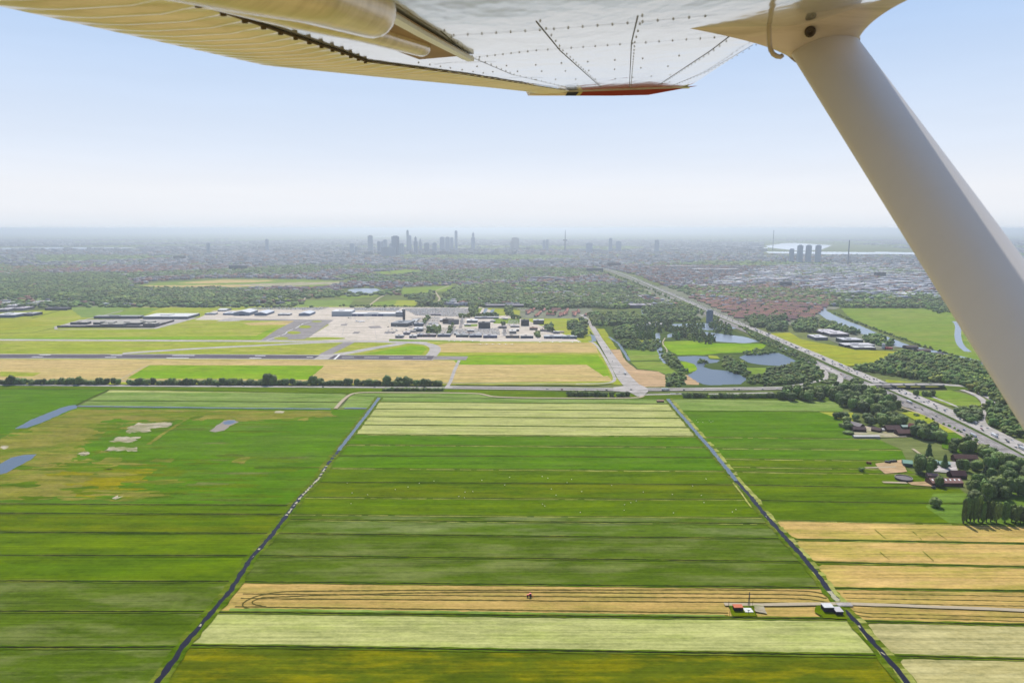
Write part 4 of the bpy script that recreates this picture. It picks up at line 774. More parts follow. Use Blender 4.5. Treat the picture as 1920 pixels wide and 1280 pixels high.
B('hangar', 418, 438, 591, 7, 50, (150, 166, 196), (222, 226, 234), 'low blue-grey annex left of the tall pale hangar', 'hangar', 'flat')
B('shed', 408, 424, 584, 6, 50, (200, 204, 210), (240, 240, 240), 'small white shed behind the left hangars', 'shed', 'gable')
B('shed', 384, 403, 590.5, 5, 26, (140, 148, 170), (206, 208, 214), 'small grey flat shed at the left end of the airport', 'shed', 'flat')
B('office_building', 521, 543, 592, 6, 30, (200, 196, 200), (226, 226, 226), 'low pale office with dark windows between the grey hangars', 'office', 'flat', 2)
B('warehouse', 268, 352, 598.5, 9, 90, (92, 122, 168), (240, 240, 236), 'long blue warehouse with white flat roof left of the airport', 'warehouse', 'flat', 1)
B('office_building', 176, 262, 598, 9, 30, (94, 100, 120), (176, 178, 180), 'long dark office block with pale roof beside the blue warehouse', 'office', 'flat', 2)
B('prison_wall', 107, 290, 614.5, 6, 2, (82, 74, 84), (100, 90, 96), 'long dark perimeter wall of the walled compound', 'wall', 'flat', pyr=614.5)
B('prison_wall', 290, 327, 614.5, 6, 2, (96, 84, 90), (110, 100, 100), 'slanting dark perimeter wall right of the walled compound', 'wall', 'flat', pyr=603)
for i, (x0, x1, y) in enumerate(((132, 163, 609), (175, 212, 609), (188, 230, 612.5), (216, 262, 610), (250, 286, 608), (268, 292, 611.5))):
    B('cell_block', x0, x1, y, 8, 24, (96, 92, 100), (196, 192, 180), '%s dark block from the left inside the walled compound' % ordw(i+1), 'building', 'flat', 2, group='blocks inside the walled compound')
B('warehouse', -12, 28, 596, 10, 70, (110, 126, 160), (232, 232, 232), 'grey-blue warehouse at the left edge of the picture', 'warehouse', 'flat')
B('warehouse', 38, 62, 593, 9, 50, (74, 80, 100), (190, 190, 196), 'dark warehouse right of the grey-blue one', 'warehouse', 'flat')
B('office_building', 84, 126, 582, 9, 26, (58, 58, 78), (120, 118, 130), 'dark long office standing alone before the wood belt', 'office', 'flat', 2)
for i, (x0, x1, y, c) in enumerate(((-8, 14, 584, (226, 220, 222)), (8, 30, 577, (230, 226, 226)), (22, 44, 582, (216, 206, 210)), (36, 58, 575, (240, 236, 232)), (-10, 10, 572, (216, 216, 220)), (58, 80, 570, (236, 236, 236)))):
    B('warehouse', x0, x1, y, 8, 60, (170, 160, 168), c, '%s pale roofed shed of the estate at the left edge' % ordw(i+1), 'warehouse', 'flat', group='sheds at the left edge')
# terminal and control tower
B('terminal_building', 733, 764, 612, 11, 70, (116, 122, 132), (140, 146, 154), 'grey glass airport terminal at the right of the apron', 'terminal', 'flat', 3, pyr=613)
B('terminal_wing', 768, 778, 609, 7, 90, (150, 156, 160), (205, 208, 210), 'narrow grey terminal wing slanting right of the terminal', 'terminal', 'flat', 1)
B('terminal_building', 742, 757, 594, 16, 40, (186, 196, 208), (232, 234, 238), 'round-cornered white building behind the control tower', 'building', 'flat', 2)
SM = []
for i in range(30):
    x, y = rnd.choice([(rnd.uniform(766, 800), rnd.uniform(600, 630)), (rnd.uniform(860, 990), rnd.uniform(599, 627)), (rnd.uniform(846, 900), rnd.uniform(628, 631)), (rnd.uniform(800, 832), rnd.uniform(600, 615)), (rnd.uniform(1000, 1060), rnd.uniform(612, 626))]); SM.append((x, y))
for i, (x, y) in enumerate(sorted(SM)):
    c = rnd.choice([(180, 176, 176), (150, 150, 160), (120, 110, 110), (200, 196, 190)]); k = rnd.choice([(226, 224, 222), (200, 200, 206), (180, 160, 150), (240, 240, 240)])
    B('annex', x, x+rnd.uniform(5, 13), y, rnd.uniform(3, 7), rnd.uniform(10, 22), c, k, '%s small annex from the left among the airport car parks and offices' % ordw(i+1), 'annex', 'flat', rnd.choice((0, 1)), group='small annexes among the airport car parks')
def ctower():
    p = G(757.5, 601); r = empty('control_tower', (p[0], p[1], 0)); tag(r, 'slim dark airport control tower with glazed cab beside the terminal', 'control tower')
    def ring(z0, r0, z1, r1, n=8): 
        V = [(r0*math.cos(a), r0*math.sin(a), z0) for a in np.linspace(0, 6.283, n, endpoint=False)]+[(r1*math.cos(a), r1*math.sin(a), z1) for a in np.linspace(0, 6.283, n, endpoint=False)]
        return V, [(i, (i+1) % n, n+(i+1) % n, n+i) for i in range(n)]+[tuple(range(n))[::-1], tuple(range(n, 2*n))]
    link('shaft', mesh('shaft', *ring(0, 4.2, 31, 4.2), [wallmat((84, 86, 98))]), r); link('gallery', mesh('gallery', *ring(31.01, 5, 33, 6.4), [wallmat((190, 194, 202))]), r)
    link('cab_window', mesh('cab_window', *ring(33.01, 5.4, 37, 6.6), [winm]), r); link('roof', mesh('roof', *ring(37.01, 7, 38, 6.6), [wallmat((210, 212, 216))]), r); link('antenna', mesh('antenna', *ring(38.01, .3, 44, .15, 5), [wallmat((90, 90, 90))]), r)
ctower()
for a in ((776, 792, 622, 9, 30, (150, 164, 178), (214, 218, 222), 3, 'pale blue glass office right below the terminal'), (776, 793, 612, 9, 24, (96, 116, 140), (170, 176, 184), 3, 'dark glass office behind the pale blue one'),
          (830, 846, 607, 16, 26, (104, 74, 70), (190, 180, 170), 4, 'brown hotel block left part, with four storeys'), (841, 860, 608, 14, 22, (176, 172, 174), (120, 112, 112), 4, 'grey hotel block joined right of the brown one'),
          (875, 895, 605.5, 8, 34, (100, 112, 136), (250, 250, 250), 2, 'low office with bright white roof right of the hotel'), (897, 919, 616, 18, 26, (44, 46, 56), (96, 96, 100), 5, 'black glass office cube above the full car park'),
          (977, 992, 611, 18, 24, (46, 44, 52), (80, 80, 84), 5, 'black office tower on the lawn, left of the grey block'), (1000, 1020, 608, 13, 24, (110, 110, 116), (226, 228, 232), 4, 'grey office block with white roof on the lawn'),
          (808, 826, 592, 6, 20, (150, 142, 150), (196, 186, 190), 1, 'low brown pavilion in the upper car park'), (936, 950, 616, 6, 22, (110, 100, 110), (160, 150, 156), 1, 'small dark pavilion right of the black cube'),
          (957, 974, 614, 5, 20, (160, 150, 150), (216, 210, 210), 1, 'small pale pavilion between black cube and black tower'), (993, 1008, 619, 7, 20, (128, 86, 70), (176, 140, 124), 1, 'reddish brown house below the black tower'),
          (890, 935, 598, 6, 20, (170, 170, 176), (206, 206, 212), 2, 'long grey barrack behind the black cube'), (955, 968, 626, 8, 40, (200, 196, 190), (224, 220, 214), 1, 'pale tent-roofed hall beside the small hangars')):
    B('office_building', a[0], a[1], a[2], a[3], a[4], a[5], a[6], a[8], 'office', 'flat', a[7])
for i, (x0, x1, y, wc, rc) in enumerate(((767, 781, 634, (206, 204, 204), (232, 230, 228)), (782, 792, 632, (90, 100, 120), (170, 172, 180)), (793, 817, 632, (108, 86, 84), (178, 170, 172)), (820, 844, 632, (88, 100, 136), (172, 174, 182)), (855, 878, 632.5, (92, 110, 120), (180, 184, 184)), (880, 903, 633, (88, 98, 136), (176, 180, 188)), (906, 932, 634, (92, 100, 150), (180, 182, 188)),
                                          (948, 974, 634, (120, 104, 96), (206, 196, 184)), (976, 1000, 634.5, (74, 88, 116), (214, 208, 200)), (1020, 1055, 635, (172, 180, 190), (214, 218, 222)), (1055, 1082, 635.5, (140, 156, 170), (190, 196, 202)), (741, 756, 634, (190, 186, 186), (210, 206, 204)), (756, 768, 628, (170, 164, 168), (200, 196, 198)))):
    B('light_aircraft_hangar', x0, x1, y, 7, 22, wc, rc, '%s low hangar from the left in the row behind the parked planes' % ordw(i+1), 'hangar', 'flat', 0, group='row of low hangars', doors=((.08, .42, 4.6, (70, 80, 110)), (.55, .92, 4.6, (70, 80, 110))))
B('barracks', 905, 982, 576, 8, 26, (96, 90, 104), (150, 142, 156), 'long dark barrack with grey roof before the wood', 'building', 'gable', 1)
B('barracks', 1000, 1025, 576.5, 8, 20, (110, 96, 96), (176, 170, 166), 'shorter dark barrack right of the long one', 'building', 'gable', 1)
# mid-distance landmarks
def cyl(r_, z0, z1, n=20, r1=None, cx=0, cy=0):
    r1 = r_ if r1 is None else r1; an = np.linspace(0, 2*math.pi, n, endpoint=False)
    V = [(cx+r_*math.cos(a), cy+r_*math.sin(a), z0) for a in an]+[(cx+r1*math.cos(a), cy+r1*math.sin(a), z1) for a in an]
    return V, [(i, (i+1) % n, n+(i+1) % n, n+i) for i in range(n)]+[tuple(range(n))[::-1], tuple(range(n, 2*n))]
p = G(1330, 606); r = empty('round_tower', (p[0], p[1], 0)); tag(r, 'round glass office tower beside the lake and the motorway', 'tower')
link('wall', mesh('wall', *cyl(10.5, 0, 40), [wallmat((160, 178, 200))]), r); link('roof', mesh('roof', *cyl(8, 40.01, 44), [wallmat((170, 176, 184))]), r)
for k in range(11): link('window_band', mesh('window_band', *cyl(10.6, 2+k*3.5, 3.2+k*3.5), [winm]), r)
for i, a in enumerate(((1100, 1131, 510, 26, 30, (64, 84, 112), (120, 130, 150), 'dark blue office slab before the far motorway'), (1140, 1164, 500, 30, 40, (92, 76, 96), (120, 104, 120), 'dark purple block beside the far motorway'), (430, 462, 506, 32, 20, (112, 122, 146), (170, 176, 190), 'grey apartment slab behind the orange roofs'),
                       (325, 346, 487, 38, 30, (92, 102, 122), (150, 156, 170), 'dark angular hall in the hazy town'), (1645, 1661, 520, 30, 40, (70, 70, 84), (120, 118, 128), 'dark square office in the harbour estate'), (1464, 1484, 538, 28, 20, (104, 116, 140), (186, 190, 196), 'blue-grey slab at the edge of the red roofs'),
                       (1182, 1225, 578, 12, 60, (104, 92, 112), (172, 166, 176), 'long purple-grey school beside the motorway'), (1145, 1180, 566, 10, 60, (150, 144, 150), (216, 214, 216), 'white flat shop hall before the school'), (1170, 1200, 560, 9, 60, (160, 150, 150), (226, 224, 224), 'pale flat roofs behind the school'), (995, 1040, 524, 14, 40, (110, 110, 130), (150, 148, 164), 'long purple flats above the wood'), (1040, 1060, 527, 14, 40, (108, 112, 136), (156, 158, 170), 'shorter purple flats right of the long ones'),
                       (1250, 1300, 503, 15, 50, (130, 134, 150), (224, 214, 214), 'long white-roofed factory beyond the motorway'), (1300, 1385, 508, 14, 60, (140, 144, 158), (230, 228, 228), 'very long pale stadium-like hall beyond the motorway'))):
    B('office_block', a[0], a[1], a[2], a[3], a[4], a[5], a[6], a[7], 'building', 'flat', 3 if a[3] > 11 else 0)
# works by the river
for a in ((1528, 1552, 638, 8, 50, (150, 150, 160), (230, 228, 232), 'white flat hall, leftmost of the works by the river', 'flat'), (1541, 1575, 628, 8, 60, (104, 92, 104), (226, 220, 226), 'brown-walled hall behind the leftmost works hall', 'flat'), (1556, 1592, 632, 9, 60, (120, 108, 116), (222, 216, 220), 'white-roofed hall joined to the brown one', 'flat'),
          (1580, 1618, 645, 11, 40, (70, 84, 84), (216, 216, 222), 'dark green walled works hall with pale roof', 'flat'), (1584, 1640, 652, 7, 34, (84, 88, 92), (224, 222, 226), 'long low pale hall in front of the dark green one', 'flat'), (1602, 1642, 656, 6, 24, (90, 84, 90), (230, 228, 230), 'lowest pale shed of the river works', 'flat'),
          (1700, 1722, 655, 6, 20, (80, 66, 66), (96, 80, 80), 'first dark barn from the left along the river', 'gable'), (1722, 1745, 662, 6, 20, (84, 70, 66), (104, 86, 82), 'second dark barn from the left along the river', 'gable'), (1745, 1770, 669, 6, 20, (78, 70, 72), (92, 84, 88), 'third dark barn from the left along the river', 'gable')):
    B('works_hall' if a[8] == 'flat' else 'barn', *a[:8], 'hall' if a[8] == 'flat' else 'barn', a[8])
p = G(1656, 654); r = empty('silo', (p[0], p[1], 0)); tag(r, 'white round silo beside red machines at the river works', 'silo')
link('tank', mesh('tank', *cyl(4, 0, 13), [wallmat((236, 236, 240))], smooth=False), r); link('roof', mesh('roof', *cyl(4.2, 13.01, 15, r1=.6), [wallmat((226, 226, 230))]), r)
B('depot', 1661, 1674, 655, 4, 8, (196, 64, 52), (204, 72, 60), 'row of red machines and crates at the river works', 'depot', 'flat')
# upper farm
for a in ((1588, 1611, 800, 5, 14, (90, 78, 74), (150, 140, 142), 'grey-roofed barn at the left of the upper farm', 3.5, 806), (1600, 1624, 810, 4.5, 10, (84, 66, 62), (96, 74, 76), 'dark brown roofed barn below the grey one at upper farm', 3, 811), (1633, 1650, 809, 4, 9, (92, 66, 60), (104, 78, 76), 'small dark barn in the middle of the upper farm', 3, 812),
          (1663, 1690, 811, 5, 14, (92, 70, 64), (110, 82, 78), 'large brown-roofed farmhouse at the upper farm', 4.5, 811), (1684, 1714, 818, 5, 12, (96, 68, 62), (128, 92, 86), 'brown barn at the front right of the upper farm', 4, 818), (1702, 1722, 805, 5, 12, (104, 60, 54), (132, 70, 66), 'reddish roofed barn at the back right of the upper farm', 4, 808),
          (1692, 1706, 804, 3.5, 8, (130, 150, 140), (196, 220, 206), 'small pale green roofed shed between the farm barns', 1.5, 804), (1650, 1661, 809, 3, 8, (170, 170, 170), (228, 226, 224), 'small white-roofed shed left of the farmhouse', 1.5, 809)):
    B('barn', a[0], a[1], a[2], a[3], a[4], a[5], a[6], a[7], 'barn', 'gable', 0, a[8], a[9])
B('greenhouse', 1602, 1650, 822, 3, 7, (200, 196, 190), (236, 230, 222), 'long low white shed in front of the upper farm', 'shed', 'gable', 0, 1)
# lower farm
for a in ((1693, 1711, 874, 4.5, 13, (104, 124, 118), (146, 192, 170), 'left green-roofed shed of the lower farm', 2.5, 876), (1742, 1757, 871, 4, 10, (110, 130, 122), (190, 222, 206), 'small pale green-roofed shed behind the trees', 2, 873), (1762, 1782, 875, 4, 10, (110, 130, 124), (178, 214, 198), 'right green-roofed shed with two gables at lower farm', 2, 876),
          (1790, 1834, 866, 5, 10, (104, 70, 58), (122, 86, 76), 'long brown-roofed farmhouse at the back of lower farm', 4, 867), (1800, 1838, 877, 4.5, 9, (98, 76, 66), (104, 92, 88), 'dark grey-roofed barn before the long farmhouse', 3.5, 878), (1785, 1813, 898, 4.5, 11, (70, 44, 44), (98, 64, 66), 'dark maroon roofed barn of the lower farm', 4.5, 898),
          (1740, 1760, 897, 4, 8, (150, 120, 110), (176, 142, 134), 'small pinkish roofed shed left of the maroon barn', 2, 898)):
    B('barn', a[0], a[1], a[2], a[3], a[4], a[5], a[6], a[7], 'barn', 'gable', 0, a[8], a[9])
r = B('barn', 1748, 1806, 912, 4.5, 15, (120, 84, 74), (168, 124, 114), 'long brick barn with white skylights at the lower farm', 'barn', 'gable', 0, 3.2)
wb = float(np.linalg.norm(G(1806, 912)-G(1748, 912)))
for i in range(7):
    x = -wb/2+wb*(i+.5)/7; V = [(x-.9, -4.2, 5.62+.4), (x+.9, -4.2, 5.62+.4), (x+.9, -1.6, 6.72+.5), (x-.9, -1.6, 6.72+.5)]
    k = 3.2/7.5; V = [(a, b, 4.5+(7.5+b)*k+.3) for a, b, c in V]; link('skylight', mesh('skylight', V, [(0, 1, 2, 3)], [plain('skylight', (.75, .75, .72, 1), .4)]), r)
B('house', 1866, 1886, 968, 5, 11, (150, 140, 134), (150, 142, 140), 'white house with grey roof behind the tall poplars', 'house', 'gable', 1, 4)
p = G(1694, 899); r = empty('slurry_tank', (p[0], p[1], 0)); tag(r, 'round dark open slurry tank beside the lower farm', 'tank')
V, F = cyl(9.5, 0, 3.2, 28); F = F[:-2]; link('wall', mesh('wall', V, F, [plain('tank_wall', C(96, 84, 84), .8)]), r); V, F = cyl(9.4, 2.3, 2.4, 28); link('cover', mesh('cover', V, F[-1:], [plain('tank_fill', C(120, 110, 110), .6)]), r)
V, F = cyl(9.8, 3.0, 3.3, 28); V2, F2 = cyl(9.2, 3.0, 3.3, 28); link('rim', mesh('rim', V+V2, F[:-2]+[(a+56, b+56, c+56, d+56) for a, b, c, d in F2[:-2]]+[(28+i, 28+(i+1) % 28, 84+(i+1) % 28, 84+i) for i in range(28)], [plain('tank_rim', C(170, 160, 156), .6)]), r)
def wagon(px, py, rz, c, label, L=6, W2=2.4, Hh=2.4):
    p = G(px, py); r = empty('trailer', (p[0], p[1], 0.4), rz); tag(r, label, 'trailer')
    V = []; F = []; box(V, F, -L/2, L/2, -W2/2, W2/2, .8, Hh); link('body', mesh('body', V, F, [plain('trailer_%d' % c[0], C(*c), .6)]), r)
    V = []; F = []; box(V, F, -L/2+.15, L/2-.15, -W2/2+.15, W2/2-.15, Hh+.002, Hh+.25); link('load', mesh('load', V, F, [plain('load_%d' % c[0], C(c[0]*.8, c[1]*.9, c[2]), .9)]), r)
    for sx in (-.3, .3):
        for sy in (-1, 1):
            V, F = cyl(.55, -.15, .15, 12); o = link('wheel', mesh('wheel', [(a+sx*L, sy*W2/2+c2, b+.55) for a, b, c2 in V], F, [plain('tyre', (.02, .02, .02, 1), .9)]), r)
wagon(1629, 870, -.5, (150, 60, 50), 'dark red farm trailer parked left of the lower farm')
wagon(1750, 916, .3, (60, 60, 66), 'small dark trailer beside the long brick barn', 4)
for i, (x, y) in enumerate(((1661, 868), (1664, 868.3), (1667, 868.8), (1670, 867), (1673, 867), (1676, 866.6), (1679, 866.4))):
    p = G(x, y); V, F = cyl(1.5, -1.3, 1.3, 14); o = link('silage_bale', mesh('silage_bale', [(a, c, b+1.5) for a, b, c in V], F, [plain('black_wrap', (.012, .012, .014, 1), .3)])); o.location = (p[0], p[1], .4)
    tag(o, '%s black wrapped bale from the left in the farm heap' % ordw(i+1), 'bale', 'black bales at the lower farm')
# huts on the track
B('hut', 1376.5, 1393, 1147, 3.7, 4.5, (58, 48, 44), (228, 126, 84), 'small dark hut with orange roof beside the farm track', 'hut', 'flat', 0, doors=((.3, .45, 2, (30, 26, 26)),))
r = B('barn', 1545, 1563, 1149, 4.6, 6, (74, 62, 72), (238, 238, 238), 'dark barn with bright white roof beside the right canal', 'barn', 'flat', 0, doors=((.2, .5, 2.6, (40, 34, 44)),))
V = []; F = []; box(V, F, 3.6, 9.2, -7.2, -.3, 0, 3.7); link('side_wing', mesh('side_wing', V, F, [wallmat((74, 62, 72))]), r); V = []; F = []; box(V, F, 3.4, 9.5, -7.5, -.1, 3.703, 4.1); link('side_roof', mesh('side_roof', V, F, [roofmat((216, 212, 212))]), r)
p = G(1403, 1146); r = empty('platform', (p[0], p[1], _z[0]*.0)); tag(r, 'flat white concrete platform beside the orange-roofed hut', 'platform')
V = []; F = []; box(V, F, -3.4, 3.2, -3, 3, .5, 1.5); link('slab', mesh('slab', V, F, [plain('white_slab', (.5, .5, .46, 1), .8)]), r); V = []; F = []; box(V, F, -1, 1, -1, 1, 1.503, 1.9); link('hatch', mesh('hatch', V, F, [plain('hatch', (.45, .45, .43, 1), .6)]), r)
def lattice():
    p = G(1404, 1136); r = empty('lattice_mast', (p[0], p[1], 0)); tag(r, 'thin steel lattice mast beside the hut on the farm track', 'mast')
    m = plain('steel', C(120, 120, 120), .5, .4, .5)
    def bar(V, F, a, b, w=.05):
        a, b = np.array(a, float), np.array(b, float); d = b-a; d /= np.linalg.norm(d); u = np.cross(d, [.3, .5, .8]); u /= np.linalg.norm(u); v = np.cross(d, u); n = len(V)
        for q in (a, b):
            for s, t in ((-1, -1), (1, -1), (1, 1), (-1, 1)): V.append(tuple(q+u*s*w+v*t*w))
        F.extend([(n+i, n+(i+1) % 4, n+4+(i+1) % 4, n+4+i) for i in range(4)])
    cs = [(-1, -1), (1, -1), (1, 1), (-1, 1)]
    for x, y in cs: V = []; F = []; bar(V, F, (x*.7, y*.7, .3), (x*.2, y*.2, 12), .045); link('leg', mesh('leg', V, F, [m]), r)
    V = []; F = []
    for k in range(8):
        z0, z1 = k*1.5+.3, k*1.5+1.8; w0, w1 = .7-.5*k/8, .7-.5*(k+1)/8
        for i in range(4): a, b = cs[i], cs[(i+1) % 4]; bar(V, F, (a[0]*w0, a[1]*w0, z0), (b[0]*w1, b[1]*w1, z1)); bar(V, F, (b[0]*w0, b[1]*w0, z0), (a[0]*w1, a[1]*w1, z1))
    link('bracing', mesh('bracing', V, F, [m]), r)
    V = []; F = []; bar(V, F, (-1.6, 0, 10.5), (1.6, 0, 10.5), .07); link('crossarm', mesh('crossarm', V, F, [m]), r)
    return bar
bar = lattice()
for i, (x, y, h) in enumerate(((1366, 1138, 5), (1411, 1138, 5.5), (1403, 1152, 4), (1368, 1155, 4), (1416, 1154, 4))):
    p = G(x, y); V = []; F = []; bar(V, F, (0, 0, 0), (0, 0, h), .12); bar(V, F, (-.4, 0, h-.3), (.4, 0, h-.3), .06); o = link('wooden_post', mesh('wooden_post', V, F, [barkm])); o.location = (p[0], p[1], .3)
    tag(o, '%s dark wooden post from the left around the orange-roofed hut' % ordw([1, 4, 3, 2, 5][i]), 'post', 'posts around the hut')
B('shed', 1232, 1245, 754, 2.6, 5, (110, 70, 50), (206, 160, 130), 'small brown shed at the top of the pale strips', 'shed', 'gable', 0, 1.2)
# bridge of the track over the canal
p = G(1583, 1135); V = []; F = []; box(V, F, -6, 6, -2.6, 2.6, .9, 1.35); r = empty('farm_bridge', (p[0], p[1], 0)); tag(r, 'small concrete farm bridge carrying the track over the canal', 'bridge'); link('deck', mesh('deck', V, F, [lightasph]), r)
for s_ in (-1, 1): V = []; F = []; bar(V, F, (-6, s_*2.5, 2.2), (6, s_*2.5, 2.2), .07); [bar(V, F, (x, s_*2.5, 1.35), (x, s_*2.5, 2.2), .06) for x in (-6, -3, 0, 3, 6)]; link('railing', mesh('railing', V, F, [plain('steel', None)]), r)
# tractor
p = G(993, 1119); r = empty('tractor', (p[0], p[1], _z[0]*0+.8), math.pi); tag(r, 'red tractor with hay rake working on the mown strip', 'tractor')
red = plain('tractor_red', (.5, .02, .02, 1), .4, .5); blk = plain('tyre', None)
V = []; F = []; box(V, F, .2, 2.4, -.45, .45, .8, 1.7); box(V, F, -1.2, .2, -.6, .6, .7, 1.3); link('body', mesh('body', V, F, [red]), r)
V = []; F = []; box(V, F, -1.2, .3, -.75, .75, 1.303, 2.6); link('cab_window', mesh('cab_window', V, F, [winm]), r); V = []; F = []; box(V, F, -1.35, .4, -.85, .85, 2.603, 2.8); link('cab_roof', mesh('cab_roof', V, F, [red]), r)
for x, rr in ((-.8, .9), (1.7, .6)):
    for s_ in (-1, 1): V, F = cyl(rr, -.22, .22, 18); link('wheel', mesh('wheel', [(a+x, s_*.95+c, b+rr) for a, b, c in V], F, [blk]), r)
V = []; F = []; [bar(V, F, (-1.6, 0, .9), (-2.6-.3*k, y, .5), .06) for k, y in enumerate((-2.2, -1, 1, 2.2))]; link('hay_rake', mesh('hay_rake', V, F, [red]), r)
# sheep
def sheep_mesh():
    V, T, Cc = blob_template(3, 1, 1, 1, 1, .05); V = V*np.array([.62, .36, .62])+np.array([0, 0, .45]); Cc[:] = (.62, .6, .54)
    h, t2, c2 = blob_template(4, 1, 1, 1, 1, .03); h = h*np.array([.2, .13, .26])+np.array([.72, 0, .85]); c2[:] = (.3, .28, .26)
    Vs, Ts, Cs = [V, h], [T, t2+len(V)], [Cc, c2]; off = len(V)+len(h)
    for x in (-.35, .35):
        for y in (-.18, .18):
            q = np.array([(x-.05, y-.05, 0), (x+.05, y-.05, 0), (x, y+.06, 0), (x, y, .6)]); Vs.append(q); Ts.append(np.array([(0, 1, 3), (1, 2, 3), (2, 0, 3)])+off); Cs.append(np.ones((3, 3))*.15); off += 4
    return npmesh('sheep', np.concatenate(Vs), np.concatenate(Ts), attr_mat('wool', .95, .05), np.concatenate(Cs))
SH = sheep_mesh()
for i in range(46):
    px, py = rnd.uniform(640, 1400), rnd.uniform(884, 968)
    if i > 38: px, py = rnd.uniform(1300, 1340), rnd.uniform(787, 795)
    if px > xat(RC, py)-10 and i <= 38: px -= 160
    q = G(px, py); o = link('sheep', SH); o.location = (q[0], q[1], .35); o.rotation_euler.z = rnd.uniform(0, 6.28); o.scale = (1.3,)*3
    tag(o, 'white sheep grazing on the olive strips between the two canals' if i <= 38 else 'white sheep on the bright meadow right of the canal', 'sheep', 'sheep between the canals' if i <= 38 else 'sheep right of the canal')
# ---- terraced houses with red roofs: the nearest ones one by one, the rest as a mass
def house_mesh(wc, rc, w=34, d=9, h=5.5, rh=4, seed=0):
    WV, WF, RV, RF = gable(w, d, h, rh); n = len(WV); V = WV+RV; F = WF+[tuple(i+n for i in f) for f in RF]; mi = [0]*len(WF)+[1]*len(RF); k = len(F)
    for i in range(int(w/6)):
        x = -w/2+3+i*6; box(V, F, x-1.2, x+1.2, -d/2-.05, -d/2+.1, 1, 2.4); box(V, F, x-1.2, x+1.2, -d/2-.05, -d/2+.1, 3.4, 4.8); box(V, F, x+2, x+2.7, -.4, .4, h+rh-.5, h+rh+1)
    mi += [2]*(len(F)-k); return mesh('terraced_house', V, F, [wallmat(wc), roofmat(rc), winm], mi)
HM = [house_mesh((200, 180, 170), (218, 148, 128)), house_mesh((190, 168, 160), (206, 144, 132), 44), house_mesh((206, 186, 170), (226, 160, 130), 26), house_mesh((160, 140, 140), (180, 130, 130), 38), house_mesh((170, 150, 150), (150, 128, 134), 36)]
def houses(poly, sx, sy, ang, label, group, nmax, ms, seed=1, jit=.12, name='terraced_house'):
    W = np.array(wpoly(poly))[:, :2]; c = W.mean(0); ca, sa = math.cos(ang), math.sin(ang); R = np.array([[ca, sa], [-sa, ca]]); Q = (W-c)@R.T; lo, hi = Q.min(0), Q.max(0)
    gx, gy = np.meshgrid(np.arange(lo[0], hi[0], sx), np.arange(lo[1], hi[1], sy)); q = np.stack([gx.ravel(), gy.ravel()], -1); q += rng.normal(0, 1, q.shape)*np.array([sx, sy])*jit; w = q@R+c
    w = w[inpoly(w[:, 0], w[:, 1], W)]; w = w[rng.random(len(w)) > .12]; w = w[np.argsort(w[:, 1])]
    for x, y in w[:nmax]:
        o = link(name, rnd.choice(ms)); o.location = (x, y, 0); o.rotation_euler.z = ang+rnd.choice((0, 0, 0, math.pi/2))*(.0 if sx > 40 else 1); tag(o, label, 'house', group)
    return w[nmax:], ang
RD = [(1412, 609), (1345, 580), (1300, 560), (1300, 542), (1380, 528), (1480, 532), (1560, 552), (1570, 566), (1535, 580), (1530, 600), (1470, 603), (1430, 606)]
rest, _ = houses(RD, 44, 27, -.55, 'terraced house with red tiled roof in the district right of the motorway', 'red-roofed terraces right of the motorway', 190, HM[:4])
pk = HM[0:1]+[house_mesh((210, 196, 190), (226, 150, 124), 30)]
houses([(985, 582), (1040, 581), (1100, 584), (1098, 594), (985, 595)], 20, 42, 1.35, 'small house with pink roof in the rows behind the airport', 'pink-roofed houses behind the airport', 50, pk, jit=.05)
houses([(1575, 572), (1790, 562), (1790, 568), (1580, 577)], 60, 34, .1, 'house with reddish roof in the row behind the right meadow', 'houses behind the right meadow', 22, HM[1:4])
houses([(1165, 612), (1185, 612), (1230, 605), (1258, 612), (1200, 618)], 30, 40, .4, 'low white house in the group by the nursery', 'white houses by the nursery', 8, [house_mesh((226, 222, 216), (230, 222, 214), 24)], jit=.1)
houses([(480, 540), (560, 537), (645, 540), (640, 545), (500, 545)], 50, 50, .2, 'brown house on the building site behind the airport', 'houses on the building site', 22, [HM[4]])
def boxes_far(name, label, A, wr, dr, hr, cols, ang, probs=None):
    n = len(A); V = np.array([(-.5, -.5, 0), (.5, -.5, 0), (.5, .5, 0), (-.5, .5, 0), (-.5, -.5, 1), (.5, -.5, 1), (.5, .5, 1), (-.5, .5, 1)]); T = np.array([(4, 5, 6), (4, 6, 7), (0, 1, 5), (0, 5, 4), (1, 2, 6), (1, 6, 5), (3, 0, 4), (3, 4, 7), (2, 3, 7), (2, 7, 6)])
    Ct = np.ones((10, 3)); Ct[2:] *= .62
    scl = np.stack([rng.uniform(*wr, n), rng.uniform(*dr, n), np.exp(rng.uniform(math.log(hr[0]), math.log(hr[1]), n))], -1); idx = rng.choice(len(cols), n, p=probs)
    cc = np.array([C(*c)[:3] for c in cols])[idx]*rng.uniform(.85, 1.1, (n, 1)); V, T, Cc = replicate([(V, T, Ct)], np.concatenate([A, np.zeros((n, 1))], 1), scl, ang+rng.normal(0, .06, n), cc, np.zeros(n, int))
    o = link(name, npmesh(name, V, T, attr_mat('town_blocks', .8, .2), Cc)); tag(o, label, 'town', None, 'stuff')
reds = [(206, 142, 122), (222, 168, 144), (190, 144, 136), (178, 152, 152)]; greys = [(176, 178, 190), (200, 200, 208), (236, 236, 240), (176, 184, 202), (164, 172, 192), (248, 248, 250)]
boxes_far('far_terraces', 'rest of the red-roofed district farther back', rest, (28, 44), (9, 11), (6, 9), reds, np.full(len(rest), -.55))
